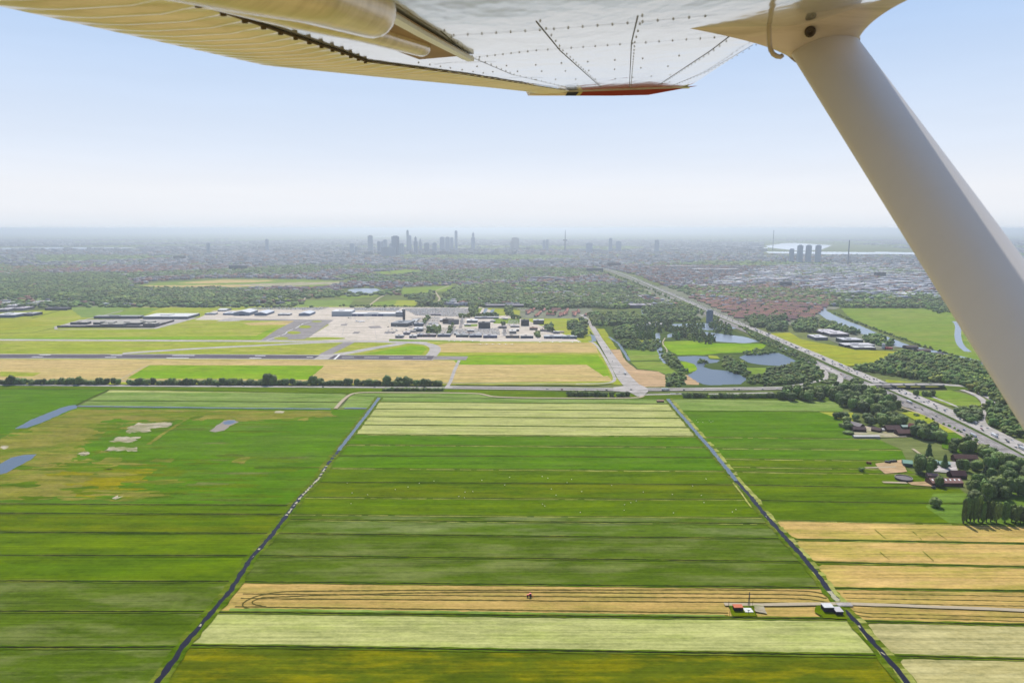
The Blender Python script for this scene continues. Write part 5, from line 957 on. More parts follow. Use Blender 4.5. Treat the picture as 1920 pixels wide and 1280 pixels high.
A = far_points(498, 575, 800, 15); A = A[keep_out(A, OPEN) & (A[:, 1] > 2500)]; s_ = A[:, 0]/A[:, 1]; t_ = nfield(A, 420, 2); k = (t_ < .35) & (s_ > .2) | (t_ < -.08) | (rng.random(len(A)) < .12); A = A[k]
boxes_far('far_town', 'scattered houses and flats of the near suburbs', A, (12, 36), (9, 14), (5, 14), reds+greys[:4], rng.choice([-.5, .3, 1.1], len(A)))
A = scatter([(1300, 540), (1400, 512), (1460, 497), (1700, 495), (1760, 530), (1790, 560), (1700, 560), (1560, 550), (1480, 530)], 2600, 3)
boxes_far('industrial_estate', 'pale flat roofs of the harbour industrial estate', A, (25, 90), (25, 45), (6, 13), greys, np.full(len(A), .12))
A = scatter([(-300, 520), (-300, 500), (140, 498), (330, 499), (360, 505), (250, 512), (120, 510)], 900, 5)
boxes_far('orange_suburb', 'suburb of orange roofs beyond the left wood belt', A, (22, 44), (9, 12), (6, 9), [(232, 130, 84), (224, 150, 116), (210, 120, 96)], np.full(len(A), .15))
A = far_points(470, 500, 2600, 16); A = A[keep_out(A, OPEN)]; A = A[nfield(A, 700, 4) < .35]
boxes_far('far_town', 'grey and pale blocks of the hazy inner suburbs', A, (18, 60), (12, 26), (7, 22), greys+reds[1:2], rng.choice([-.4, .2, .9], len(A)))
A = far_points(450, 472, 11000, 17); A = A[keep_out(A, OPEN)]; A = A[nfield(A, 1500, 1) < .3]
boxes_far('distant_city', 'faint pale blocks of the city near the horizon', A, (30, 130), (20, 60), (8, 36), greys, rng.choice([-.2, .3], len(A)))
A = np.stack([rng.normal(-950, 700, 420), rng.uniform(7600, 9800, 420)], -1)
boxes_far('distant_city', 'dense hazy blocks at the foot of the city towers', A, (24, 70), (18, 40), (16, 48), greys[:5], rng.choice([-.2, .3], len(A)))
wood('garden_trees', 'trees in the streets of the red-roofed district', [RD], 620, 9, 6, ST3)
wood('garden_trees', 'trees scattered through the harbour industrial estate', [[(1300, 540), (1400, 512), (1460, 497), (1700, 495), (1760, 530), (1790, 560), (1700, 560), (1560, 550), (1480, 530)]], 2200, 10, 9, ST)
# city towers, each its own
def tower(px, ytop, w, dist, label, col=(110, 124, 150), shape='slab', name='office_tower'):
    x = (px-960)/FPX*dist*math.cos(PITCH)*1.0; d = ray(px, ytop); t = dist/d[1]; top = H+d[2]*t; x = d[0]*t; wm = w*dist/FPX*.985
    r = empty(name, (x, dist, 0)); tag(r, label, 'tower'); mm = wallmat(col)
    if shape == 'slab':
        V = []; F = []; box(V, F, -wm/2, wm/2, -14, 14, 0, top*.96); link('shaft', mesh('shaft', V, F, [mm]), r); V = []; F = []; box(V, F, -wm*.3, wm*.3, -9, 9, top*.96+.01, top); link('plant_room', mesh('plant_room', V, F, [mm]), r)
    elif shape == 'step':
        V = []; F = []; box(V, F, -wm/2, wm/2, -14, 14, 0, top*.72); link('shaft', mesh('shaft', V, F, [mm]), r); V = []; F = []; box(V, F, -wm*.28, wm*.3, -10, 10, top*.72+.01, top*.93); link('upper_shaft', mesh('upper_shaft', V, F, [mm]), r)
        V = []; F = []; box(V, F, -wm*.08, wm*.12, -4, 4, top*.93+.01, top); link('spire', mesh('spire', V, F, [mm]), r)
    elif shape == 'mast':
        link('shaft', mesh('shaft', *cyl(wm/2, 0, top*.62, 14, wm*.3), [mm]), r); link('crow_nest', mesh('crow_nest', *cyl(wm*1.2, top*.5, top*.56, 16, wm*1.2), [mm]), r); link('mast', mesh('mast', *cyl(wm*.28, top*.62, top, 8, wm*.1), [mm]), r)
    elif shape == 'chimney': link('shaft', mesh('shaft', *cyl(wm/2, 0, top, 14, wm*.4), [mm]), r); link('rim', mesh('rim', *cyl(wm*.46, top+.01, top+3, 14), [mm]), r)
    return r
for a in ((694, 441, 9, 8600, 'slim grey tower left of the city centre'), (710, 452, 5, 8300, 'low narrow tower left of the dark block'), (716, 452, 6, 8200, 'grey office between the first tower and big block'), (722, 449, 7, 8500, 'broad grey office behind the low row'), (741, 442, 14, 7600, 'broad dark office block, widest of the city towers'),
          (753, 456, 8, 7800, 'blue office right at the foot of the widest block'), (764, 431, 4, 8900, 'very slim pale tower, tallest of the centre'), (768, 441, 6, 8700, 'tower standing right beside the very slim one'), (779, 443, 7, 8000, 'slim dark tower with pointed top above the white tent roof'), (788, 447, 5, 8800, 'thin pale tower right of the pointed one'),
          (829, 444, 9, 8700, 'left one of the twin grey slabs right of the centre'), (839, 444, 8, 8600, 'right one of the twin grey slabs right of centre'), (847, 445, 6, 8900, 'narrow slab between the twins and the tall tower'), (855, 432, 5, 9100, 'tall narrow tower right of the twin slabs'), (887, 435, 7, 9300, 'stepped tower standing alone right of the centre'),
          (815, 455, 8, 8000, 'low grey block left of the twin slabs'), (800, 455, 9, 8100, 'low pale block between centre and twin slabs'), (734, 456, 8, 8000, 'low block joined left of the widest block'), (728, 463, 26, 7300, 'long low pale slab at the foot of the city'), (668, 462, 4, 7600, 'thin pale flat left of the city'),
          (660, 456, 8, 8000, 'hazy grey flat at the left of the city'), (500, 448, 5, 8800, 'lone hazy tower far left of the city'), (390, 455, 5, 7800, 'lone grey flat in the left haze'), (966, 445, 14, 9500, 'broad white hospital block right of the city'), (1020, 450, 5, 9000, 'hazy flat left of the needle tower'), (1026, 449, 5, 9050, 'hazy flat close left of the needle tower'),
          (1145, 446, 6, 9000, 'lone hazy tower between needle and flats'), (1160, 452, 10, 9000, 'broad hazy block right of the lone tower'), (1232, 450, 8, 8600, 'hazy square tower far right of the needle'), (1105, 455, 12, 8400, 'hazy low flats right of the needle'), (1485, 466, 7, 6100, 'shortest of the four tall flats on the right'),
          (1501, 459, 9, 6000, 'left one of three equal tall flats on the right'), (1517, 459, 9, 6000, 'middle one of three equal tall flats on right'), (1535, 459, 9, 6000, 'right one of three equal tall flats on right'), (960, 452, 6, 8700, 'hazy narrow flat left of the white hospital')):
    tower(*a, col=(160, 178, 212) if 'dark' in a[4] else (235, 232, 234) if 'white' in a[4] else (190, 202, 222) if 'pale' in a[4] else (206, 218, 240), shape='step' if 'pointed' in a[4] or 'stepped' in a[4] else 'slab')  # wall colours paled and blued to stand in for haze and missing light
tower(1060, 431, 3.2, 9000, 'needle tower with crow nest and thin mast in the haze', shape='mast', name='observation_tower')
tower(1593, 451, 2.4, 5600, 'tall thin grey chimney right of the three flats', shape='chimney', name='chimney')
tower(1451, 432, 1.4, 9500, 'very thin far mast above the harbour basin', shape='chimney', name='radio_mast')
p = G(779, 475); V = [(-55, -20, 0), (55, -20, 0), (55, 20, 0), (-55, 20, 0), (-18, 0, 34), (8, 0, 24)]; o = link('tent_roof_hall', mesh('tent_roof_hall', V, [(0, 1, 5, 4), (1, 2, 5), (2, 3, 4, 5), (3, 0, 4)], [wallmat((255, 255, 255))])); o.location = (p[0], p[1], 0); tag(o, 'bright white tent-shaped roof before the city towers', 'hall')
# ------------------------------------------------------------------ vehicles
def car_mesh(col, kind='car'):
    V = []; F = []; mi = []
    if kind == 'car':
        prof = [(-2.2, .35), (-2.2, .85), (-1.9, .98), (-1.5, 1.0), (-1.0, 1.45), (.35, 1.45), (1.05, .98), (2.0, .85), (2.2, .6), (2.2, .35)]
        for y in (-.85, .85): V += [(x, y*(.82 if z > 1.2 else 1), z) for x, z in prof]
        n = len(prof); F += [tuple(range(n)), tuple(range(2*n-1, n-1, -1))]+[(i, i+n, (i+1) % n+n, (i+1) % n) for i in range(n)]; mi = [0, 0]+[0]*n
        mi[2+3] = 1; mi[2+5] = 1
        for y in (-.853, .853): b = len(V); V += [(-1.3, y, 1.02), (.8, y, 1.02), (.25, y*.87, 1.38), (-.95, y*.87, 1.38)]; F.append((b, b+1, b+2, b+3)); mi.append(1)
        wx = (-1.35, 1.35)
    elif kind == 'truck':
        box(V, F, -7.5, 4.6, -1.25, 1.25, 1.0, 3.8); box(V, F, 5.0, 7.2, -1.2, 1.2, .7, 3.2); mi = [0]*6+[2]*6; box(V, F, 7.201, 7.23, -1, 1, 1.9, 2.9); mi += [1]*6; wx = (-6, -4.8, 3.6, 6.2)
    else:
        box(V, F, -2.6, 1.5, -.95, .95, .4, 2.3); box(V, F, 1.5, 2.7, -.95, .95, .4, 1.5); mi = [0]*12; box(V, F, 1.51, 1.9, -.85, .85, 1.503, 2.1); mi += [1]*6; wx = (-1.7, 1.7)
    for x in wx:
        for y in (-.8, .8):
            R_ = .33 if kind != 'truck' else .5; c, f = cyl(R_, -.11, .11, 10); b = len(V); V += [(a+x, y*(1.4 if kind == 'truck' else 1.02)+q, z+R_) for a, z, q in c]; F += [tuple(i+b for i in g) for g in f]; mi += [3]*len(f)
    return mesh(kind, V, F, [plain('paint_%s' % '_'.join(str(int(c*99)) for c in col), (*col, 1), .3, .5, var=.02), winm, plain('cab_paint', (.35, .37, .4, 1), .35), plain('tyre', None)], mi)
CARC = {'white': (.62, .62, .62), 'black': (.012, .012, .014), 'grey': (.12, .125, .13), 'silver': (.38, .39, .4), 'dark blue': (.015, .03, .09), 'red': (.28, .02, .02)}
CM = {k: car_mesh(v) for k, v in CARC.items()}; VM = {'white': car_mesh(CARC['white'], 'van'), 'grey': car_mesh(CARC['grey'], 'van')}
TM = {'white': car_mesh(CARC['white'], 'truck'), 'dark': car_mesh((.02, .025, .06), 'truck'), 'grey': car_mesh(CARC['silver'], 'truck')}
NC = [0]
def traffic(path, offs, spacing, where, group, zed, zf=None, trucks=.05, rev=False, t0=0, t1=1e9, world_pts=False):
    W = np.array(resample(smoothpath(path if world_pts else wpoly(path), 1), 1.5)); t = np.gradient(W, axis=0); t /= np.linalg.norm(t, axis=1)[:, None]; nrm = np.stack([-t[:, 1], t[:, 0]], -1); L_ = np.concatenate([[0], np.cumsum(np.linalg.norm(np.diff(W, axis=0), axis=1))]); out = []
    for of in offs:
        s = rnd.uniform(0, spacing)
        while s < L_[-1]-8:
            i = int(np.searchsorted(L_, s)); p = W[i]+nrm[i]*of; out.append((p[0], p[1], math.atan2(t[i][1], t[i][0])+(math.pi if rev else 0))); s += spacing*rnd.uniform(.35, 1.9)+6
    pr = []
    for x, y, a in out:
        d = np.array([x, y, -H]); dep = d@cF; px = 960+FPX*(d@cR)/dep; py = 640-FPX*(d@cU)/dep
        if -10 < px < 1932 and t0 < y < t1: pr.append((px, x, y, a))
    pr.sort(); cnts = {}
    for px, x, y, a in pr:
        q = rnd.random(); k = 'truck' if q < trucks else 'van' if q < trucks*2.2 else 'car'; ms = {'truck': TM, 'van': VM, 'car': CM}[k]; c = rnd.choice(list(ms)) if k != 'car' else rnd.choices(list(CM), [4, 5, 4, 3, 2, 1])[0]
        cnts[(k, c)] = cnts.get((k, c), 0)+1; o = link(k, ms[c]); o.location = (x, y, zf((x, y)) if zf else zed); o.rotation_euler.z = a
        tag(o, '%s %s from the left %s' % (ordw(cnts[(k, c)])+' '+c.replace('dark blue', 'blue'), k, where), k, group); NC[0] += 1
traffic(CB[3:], (-8.5, -5.5, -1.8, 2, 5.6), 33, 'in the jam on the far motorway carriageway', 'queue on the far motorway carriageway', RZ+.1, trucks=.07, t1=2050)
traffic(CA[7:], (-7.5, -3.8, 0, 3.8), 95, 'on the near motorway carriageway', 'traffic on the near motorway carriageway', RZ+.1)
traffic(MAIN[:4], (-2, 2), 150, 'on the main road below the tree row', 'traffic on the road by the tree row', RZ+.02, trucks=.04)
traffic([(1000, 730.5), (1167, 732.6), (1300, 732), (1462, 730), (1575, 728.5)], (-1.8, 1.8), 55, 'on the main road near the junction', 'traffic near the junction', RZ+.04)
traffic([(1580, 727.5), (1640, 727.5), (1760, 727.5), (1800, 727.8)], (-3, 3), 45, 'on the road bridge over the motorway', 'traffic on the bridge', 0, zf=lambda p: rz_over(p)+.06)
traffic([(1790, 727), (1824, 732), (1853, 746), (1873, 760)], (-1.5, 1.5), 20, 'on the outer slip road right of the bridge', 'traffic on the right slip road', RZ+.12)
traffic([(1183, 722), (1157, 688), (1125, 638), (1100, 599)], (-4, 4), 120, 'on the access road to the airport', 'traffic on the access road', RZ+.06)
for i, px in enumerate(np.arange(1258, 1286, 2.6)):
    c = rnd.choice(['white', 'white', 'silver', 'black', 'dark blue', 'white']); p = G(px, 739.5); o = link('car', CM[c]); o.location = (p[0], p[1], RZ+.07); o.rotation_euler.z = 1.2; tag(o, '%s parked car from the left in the line by the hedge' % ordw(i+1), 'car', 'cars parked by the hedge'); NC[0] += 1
# the queue farther back on the motorway, past the three hundred nearest vehicles
W = np.array(resample(smoothpath(wpoly(CB[:10]), 1), 9)); W = W[W[:, 1] > 2060]; tt = np.gradient(W, axis=0); tt /= np.linalg.norm(tt, axis=1)[:, None]; NN = np.stack([-tt[:, 1], tt[:, 0]], -1)
FARC = [(W+NN*o_+tt*rng.uniform(-4, 4, (len(W), 1)), np.arctan2(tt[:, 1], tt[:, 0])) for o_ in (-5.5, -1.8, 2, 5.6, 16, 20)]
# parked cars at the airport: nobody could count them, beyond the three hundred nearest on the roads
lots = [[(842, 618), (935, 616), (938, 628), (838, 628)], [(756, 579), (882, 578), (880, 593), (862, 594), (780, 592)], [(664, 578), (752, 578), (745, 584), (664, 582)], [(770, 597), (826, 594), (828, 612), (790, 614)], [(862, 597), (872, 597), (872, 608), (862, 608)], [(940, 618), (958, 618), (955, 630), (940, 630)], [(465, 580), (480, 577), (620, 576), (600, 582)], [(780, 614), (840, 616), (836, 628), (780, 628)], [(965, 578), (1012, 577), (1012, 581), (968, 582)], [(955, 600), (975, 600), (975, 612), (950, 612)]]
Vc = np.array([(-2.2, -.85, .3), (2.2, -.85, .3), (2.2, .85, .3), (-2.2, .85, .3), (-2.2, -.85, .95), (2.2, -.85, .85), (2.2, .85, .85), (-2.2, .85, .95), (-1.3, -.7, 1.45), (.6, -.7, 1.45), (.6, .7, 1.45), (-1.3, .7, 1.45)]); Tc = []
for q in ((0, 1, 5, 4), (1, 2, 6, 5), (2, 3, 7, 6), (3, 0, 4, 7), (4, 5, 9, 8), (5, 6, 10, 9), (6, 7, 11, 10), (7, 4, 8, 11), (8, 9, 10, 11)): Tc += [(q[0], q[1], q[2]), (q[0], q[2], q[3])]
Cc = np.ones((18, 3)); Cc[8:16] = .25
PK = []
for i, poly in enumerate(lots):
    W = np.array(wpoly(poly))[:, :2]; lo, hi = W.min(0), W.max(0); dx, dy = (2.7, 8.2) if i < 3 or i == 6 else (3.2, 9.5)
    gx, gy = np.meshgrid(np.arange(lo[0], hi[0], dx), np.arange(lo[1], hi[1], dy)); q = np.stack([gx.ravel(), gy.ravel()], -1); q = q[inpoly(q[:, 0], q[:, 1], W)]; q = q[(rng.random(len(q)) < (.85 if i < 3 else .6))]; PK.append(q+rng.normal(0, .25, q.shape))
PK = np.concatenate(PK); cc = np.array([(.6, .6, .6), (.012, .012, .015), (.12, .12, .13), (.36, .37, .38), (.02, .04, .1), (.25, .03, .03)])[rng.choice(6, len(PK), p=[.58, .1, .06, .18, .05, .03])]
V, T, Cq = replicate([(Vc, np.array(Tc), Cc)], np.concatenate([PK, np.full((len(PK), 1), _z[0]*.5+.4)], 1), np.ones((len(PK), 3)), np.full(len(PK), math.pi/2)+rng.normal(0, .03, len(PK)), cc, np.zeros(len(PK), int))
FP = np.concatenate([a for a, b in FARC]); FA = np.concatenate([b for a, b in FARC]); kk = rng.random(len(FP)) < .6; FP, FA = FP[kk], FA[kk]; cc2 = np.array([(.6, .6, .6), (.012, .012, .015), (.12, .12, .13), (.36, .37, .38)])[rng.choice(4, len(FP))]
V2, T2, C2 = replicate([(Vc, np.array(Tc), Cc)], np.concatenate([FP, np.full((len(FP), 1), RZ+.1)], 1), np.ones((len(FP), 3)), FA, cc2, np.zeros(len(FP), int))
tag(link('distant_traffic', npmesh('distant_traffic', V2, T2, attr_mat('car_paint', .35, .5), C2)), 'specks of traffic on the far end of the motorway', 'traffic', None, 'stuff')
tag(link('parked_cars', npmesh('parked_cars', V, T, attr_mat('car_paint', .35, .5), Cq)), 'crowded rows of cars in the airport car parks', 'parked cars', None, 'stuff')
print('trees', NT[0], 'cars', NC[0], 'parked', len(PK))
# ------------------------------------------------------------------ small aeroplanes on the ground
whitep = plain('plane_white', (.75, .76, .78, 1), .3, .5, var=.02)
def loft(secs, closed=True):
    n = len(secs[0]); V = [tuple(p) for s in secs for p in s]; F = []
    for i in range(len(secs)-1):
        for j in range(n if closed else n-1): F.append((i*n+j, i*n+(j+1) % n, (i+1)*n+(j+1) % n, (i+1)*n+j))
    F += [tuple(range(n))[::-1], tuple(range((len(secs)-1)*n, len(secs)*n))]; return V, F
def circ(x, r_, z, n=12, sy=1): return [(x, r_*sy*math.cos(a), z+r_*math.sin(a)) for a in np.linspace(0, 2*math.pi, n, endpoint=False)]
def plane_meshes(Ls, span, fr, jet=False):
    fus = loft([circ(-Ls/2, fr*.15, fr*2.2), circ(-Ls*.3, fr*.6, fr*1.9), circ(-Ls*.1, fr, fr*1.8), circ(Ls*.3, fr, fr*1.8), circ(Ls*.44, fr*.6, fr*1.6), circ(Ls/2, fr*.1, fr*1.5)])
    c = Ls*(.16 if jet else .2); sw = Ls*.2 if jet else 0; zc = fr*(1.2 if jet else 2.7)
    def w(y, k, x0): return [(x0-sw*abs(y)/(span/2)+k*c*a, y, zc+b) for a, b in ((.5, 0), (0, .12), (-.5, .02), (0, -.06))]
    wing = loft([w(-span/2, .5, 0), w(0, 1, Ls*.08), w(span/2, .5, 0)])
    tail = loft([[(x, y*span*.17, fr*2.2+z) for x, z in ((-Ls*.40-abs(y)*sw*.4, 0), (-Ls*.44, .06), (-Ls*.49-abs(y)*sw*.3, 0))] for y in (-1, 0, 1)])
    fin = loft([[(-Ls*.36, -.08, fr*2.3), (-Ls*.36, .08, fr*2.3), (-Ls*.49, .08, fr*2.3), (-Ls*.49, -.08, fr*2.3)], [(-Ls*.46, -.05, fr*2.3+Ls*.15), (-Ls*.46, .05, fr*2.3+Ls*.15), (-Ls*.51, .05, fr*2.3+Ls*.15), (-Ls*.51, -.05, fr*2.3+Ls*.15)]])
    V, F = [], []
    for x, y in ((Ls*.36, 0), (-.02*Ls, -fr*1.6), (-.02*Ls, fr*1.6)): a, b = cyl(fr*.35, -.1, .1, 10); n = len(V); V += [(x+p, y+q, z+fr*.35) for p, z, q in a]; F += [tuple(i+n for i in f) for f in b]; box(V, F, x-.06, x+.06, y-.05, y+.05, fr*.4, fr*1.4)
    return [('fuselage', mesh('fuselage', *fus, [whitep], smooth=True)), ('wing', mesh('wing', *wing, [whitep])), ('tailplane', mesh('tailplane', *tail, [whitep])), ('fin', mesh('fin', *fin, [whitep])), ('undercarriage', mesh('undercarriage', V, F, [plain('tyre', None)]))]
PL = plane_meshes(8, 11, .65); PJ = plane_meshes(30, 28, 1.5, True)
def put_plane(ms, px, py, rz, label, group=None):
    p = G(px, py); r = empty('parked_aeroplane', (p[0], p[1], _z[0]*.6+.3), rz); tag(r, label, 'aeroplane', group)
    for n, m in ms: link(n, m, r)
for i, px in enumerate((901, 912.5, 924, 936.5, 948, 960)): put_plane(PL, px, 646.5, 1.7, '%s white light aeroplane from the left in the line on the grass' % ordw(i+1), 'light planes in line on the grass')
for i, px in enumerate((1012, 1036, 1050, 1073, 1085, 842, 852, 864, 886)): put_plane(PL, px, 642.5 if px > 1000 else 640.5, 1.4, '%s small white plane %s' % (ordw((i % 5)+1), 'from the left at the grass edge by right hangars' if px > 1000 else 'from the left in front of the low hangars'), 'planes at the grass edge')
for i in range(16):
    px, py = rnd.choice([(rnd.uniform(716, 745), rnd.uniform(612, 626)), (rnd.uniform(742, 765), rnd.uniform(616, 632)), (rnd.uniform(640, 740), rnd.uniform(595, 600))]); p = G(px, py); k = rnd.choice(['white', 'grey']); o = link('van', VM[k]); o.location = (p[0], p[1], _z[0]); o.rotation_euler.z = rnd.uniform(0, 3.1); tag(o, 'service van standing on the concrete of the airport apron', 'van', 'service vans on the apron')
put_plane(PJ, 676, 604.5, .3, 'white passenger jet standing alone on the apron'); 
for i, (px, py) in enumerate(((665, 597), (689, 597.5), (715, 597))): put_plane(PL, px, py, .4, '%s small white plane from the left before the long white hangar' % ordw(i+1), 'small planes by the white hangar')
# ------------------------------------------------------------------ the aeroplane we look out of: wing, flap, strut
RX = (0.14594564, -0.00847739, -0.14199996); TR = np.array([0.70576397, -0.50588459, 0.15701443+H])
def rotm(a, b, c):
    ca, sa, cb, sb, cc, sc = math.cos(a), math.sin(a), math.cos(b), math.sin(b), math.cos(c), math.sin(c)
    return np.array([[cc, -sc, 0], [sc, cc, 0], [0, 0, 1]])@np.array([[cb, 0, sb], [0, 1, 0], [-sb, 0, cb]])@np.array([[1, 0, 0], [0, ca, -sa], [0, sa, ca]])
WR = rotm(*RX)
def wpt(c, s, n): return WR@np.array([c, s, n])+TR              # wing frame: c forward, s towards the tip, n up
def on_wing(px, py, n=0.0):                                      # point of the underside seen at that picture point -> (c, s)
    d = WR.T@ray(px, py); o = WR.T@(np.array([0, 0, H])-TR); t = (n-o[2])/d[2]; q = o+d*t; return q[0], q[1]
craft = empty('aeroplane', tuple(wpt(-.7, 2.2, .1))); tag(craft, 'high-wing aeroplane whose white wing and strut cross the top of the view', 'aeroplane')
def wp_(name, V, F, mats, smooth=False, parent=None, mi=None):
    me = mesh(name, V, F, mats, mi, smooth); o = bpy.data.objects.new(name, me); COL.objects.link(o); par = parent or craft; o.parent = par
    o.matrix_parent_inverse = (__import__('mathutils').Matrix.Translation(craft.location)).inverted() if par is craft else o.matrix_parent_inverse
    if par is not craft: o.matrix_parent_inverse = __import__('mathutils').Matrix.Identity(4)
    return o
def wingpaint(name, col, rough, bump, coat=.6, sc=(3, 1.2, 3), st=1):
    m, n, l, b = newmat(name); setp(b, rough, .5); b.inputs['Coat Weight'].default_value = coat; b.inputs['Coat Roughness'].default_value = .06
    tc = n.new('ShaderNodeTexCoord'); mp = n.new('ShaderNodeMapping'); mp.inputs['Scale'].default_value = sc; nz = n.new('ShaderNodeTexNoise'); nz.inputs['Scale'].default_value = 2.2; nz.inputs['Detail'].default_value = 3
    l.new(tc.outputs['Object'], mp.inputs[0]); l.new(mp.outputs[0], nz.inputs['Vector']); bp = n.new('ShaderNodeBump'); bp.inputs['Strength'].default_value = bump; bp.inputs['Distance'].default_value = .02
    l.new(nz.outputs[0], bp.inputs['Height']); l.new(bp.outputs[0], b.inputs['Normal']); l.new(bp.outputs[0], b.inputs['Coat Normal'])
    n2 = n.new('ShaderNodeTexNoise'); n2.inputs['Scale'].default_value = 5; n2.inputs['Detail'].default_value = 8; n2.inputs['Roughness'].default_value = .7; mp2 = n.new('ShaderNodeMapping'); mp2.inputs['Scale'].default_value = (.5, 4, 1)
    l.new(tc.outputs['Object'], mp2.inputs[0]); l.new(mp2.outputs[0], n2.inputs['Vector']); mr = n.new('ShaderNodeMapRange'); mr.inputs[1].default_value = .48; mr.inputs[2].default_value = .78; l.new(n2.outputs[0], mr.inputs[0])
    mx = n.new('ShaderNodeMix'); mx.data_type = 'RGBA'; mx.inputs[6].default_value = (*col, 1); mx.inputs[7].default_value = (col[0]*(1-.38*st), col[1]*(1-.42*st), col[2]*(1-.5*st), 1); l.new(mr.outputs[0], mx.inputs[0]); l.new(mx.outputs[2], b.inputs['Base Color']); return m
pw = wingpaint('wing_white', (.46, .45, .435), .14, .22, .75); pcream = wingpaint('flap_cream', (.86, .74, .58), .3, .05, .5); pst = wingpaint('strut_paint', (.7, .64, .58), .55, 0, .03, st=.08)
seam = plain('seam', (.09, .085, .08, 1), .7, .2); dark = plain('gap_dark', (.11, .08, .05, 1), .9, .1); brown = plain('recess_brown', (.3, .2, .13, 1), .7, .2, var=.2, scale=8)
def curve(pts): q = sorted((on_wing(*p)[::-1] for p in pts)); return [a for a, b in q], [b for a, b in q]
TEs, TEc = curve([(985, 171), (900, 162), (700, 143), (497, 122), (250, 66), (0, 10), (-260, -49)])
HIs, HIc = curve([(1062, 168), (870, 137), (687, 113), (640, 95), (500, 47), (367, 0), (200, -58), (60, -110)])
LEs, LEc = curve([(1300, 160), (1380, 109), (1425, 79), (1625, 17), (1670, 2), (1900, -75)])
s_tip = on_wing(1100, 170)[1]; s0 = .55
te = lambda s: float(np.interp(s, TEs, TEc)); hi = lambda s: float(np.interp(s, HIs, HIc)); le = lambda s: float(np.interp(s, LEs, LEc))
print('wing', s_tip, te(s_tip), le(s_tip), [round(v, 2) for v in (te(1.5), hi(1.5), le(1.5), te(2.5), hi(2.5), le(2.5))])
def grid(name, fa, fb, nfn, ss, nu, mats, smooth=True, parent=None):
    V = []; F = []
    for i, s in enumerate(ss):
        a, b = fa(s), fb(s)
        for j in range(nu+1):
            u = j/nu; V.append(wpt(a+(b-a)*u, s, nfn(u, s)))
    for i in range(len(ss)-1):
        for j in range(nu): k = i*(nu+1)+j; F.append((k, k+1, k+nu+2, k+nu+1))
    return wp_(name, V, F, mats, smooth, parent)
def under(u, s): return .008*max(0, (u-.93)/.07)**2
ss = np.linspace(s0, s_tip, 90)
grid('wing_top', te, le, lambda u, s: .012+(.13*math.sin(math.pi*min(1, u*.9+.05))**.8 if 0 < u < 1 else (.0 if u == 0 else .012)), np.linspace(s0, s_tip, 30), 16, [pw])
PIT = .088
def corr(u, s): return -.002-.012*min(1, .06+u*3)*min(1, .04+(1-u)*4)*(.5-.5*math.cos(2*math.pi*s/PIT))**1.6*(1 if .02 < u < 1.01 else 0)
flap = grid('flap', te, hi, corr, np.arange(s0, s_tip, PIT/10), 8, [pcream])
V = []; F = []
for i, s in enumerate(np.arange(s0, s_tip, PIT/10)): V += [wpt(te(s), s, corr(0, s)), wpt(te(s), s, .014)]; i and F.append((2*i-2, 2*i-1, 2*i+1, 2*i))
wp_('flap_edge', V, F, [pcream])
EX = []
def strip(name, pts, w, mat, n=-.006, parent=None, th=.004, n2=None):
    Q = [on_wing(*p) for p in pts]; R = []
    for a, b in zip(Q[:-1], Q[1:]):
        k = max(1, int(math.hypot(b[0]-a[0], b[1]-a[1])/.02)); R += [(a[0]+(b[0]-a[0])*j/k, a[1]+(b[1]-a[1])*j/k) for j in range(k)]
    R.append(Q[-1]); V = []; F = []
    for i, (c, s) in enumerate(R):
        a = R[max(0, i-1)]; b = R[min(len(R)-1, i+1)]; t = np.array([b[0]-a[0], b[1]-a[1]]); t /= np.linalg.norm(t)+1e-9; m = np.array([-t[1], t[0]])*w/2
        for sg, nn in ((1, n), (-1, n), (-1, n+th), (1, n+th)): V.append(wpt(c+m[0]*sg, s+m[1]*sg, nn))
        if i: k = 4*i; F += [(k-4, k-3, k+1, k)] if name == 'seam' else [(k-4+j, k-4+(j+1) % 4, k+(j+1) % 4, k+j) for j in range(4)]
    if name == 'seam': EX.append((V, F, 1)); return
    return wp_(name, V, F, [mat], False, parent)
strip('hinge_gap', [(180, -60), (367, 0), (500, 47), (640, 95), (687, 113)], .006, dark, -.006, th=.004)
for i in range(16):
    t = i/15; s = 1.25+1.35*t; c = hi(s); V, F = [], []
    wp_('hinge_bracket', [wpt(c+a, s+b, n) for n in (-.011, -.005) for a, b in ((-.004, -.004), (.004, -.004), (.004, .004), (-.004, .004))], [(0, 1, 2, 3), (4, 5, 6, 7), (0, 1, 5, 4), (1, 2, 6, 5), (2, 3, 7, 6), (3, 0, 4, 7)], [dark])
strip('aileron_gap', [(687, 113.5), (870, 138), (1060, 168.5)], .005, dark, -.005, th=.003)
SEAM = [([(1005, 40), (1050, 95), (1127, 164)], .006), ([(1196, 30), (1184, 80), (1180, 165)], .006), ([(1385, 55), (1333, 95), (1234, 160)], .006), ([(1412, 84), (1325, 134), (1255, 163)], .005), ([(826, 58), (880, 106), (960, 140), (1075, 167)], .005),
        ([(844, 67), (1005, 57), (1169, 44), (1345, 28)], .004), ([(880, 109), (1000, 95), (1180, 82), (1333, 71), (1395, 64)], .004), ([(815, 121), (850, 117), (930, 116)], .008), ([(935, 147), (990, 145), (1020, 146)], .008)]
for pts, w in SEAM: strip('seam', pts, w*.5, seam, -.0008, th=.001)
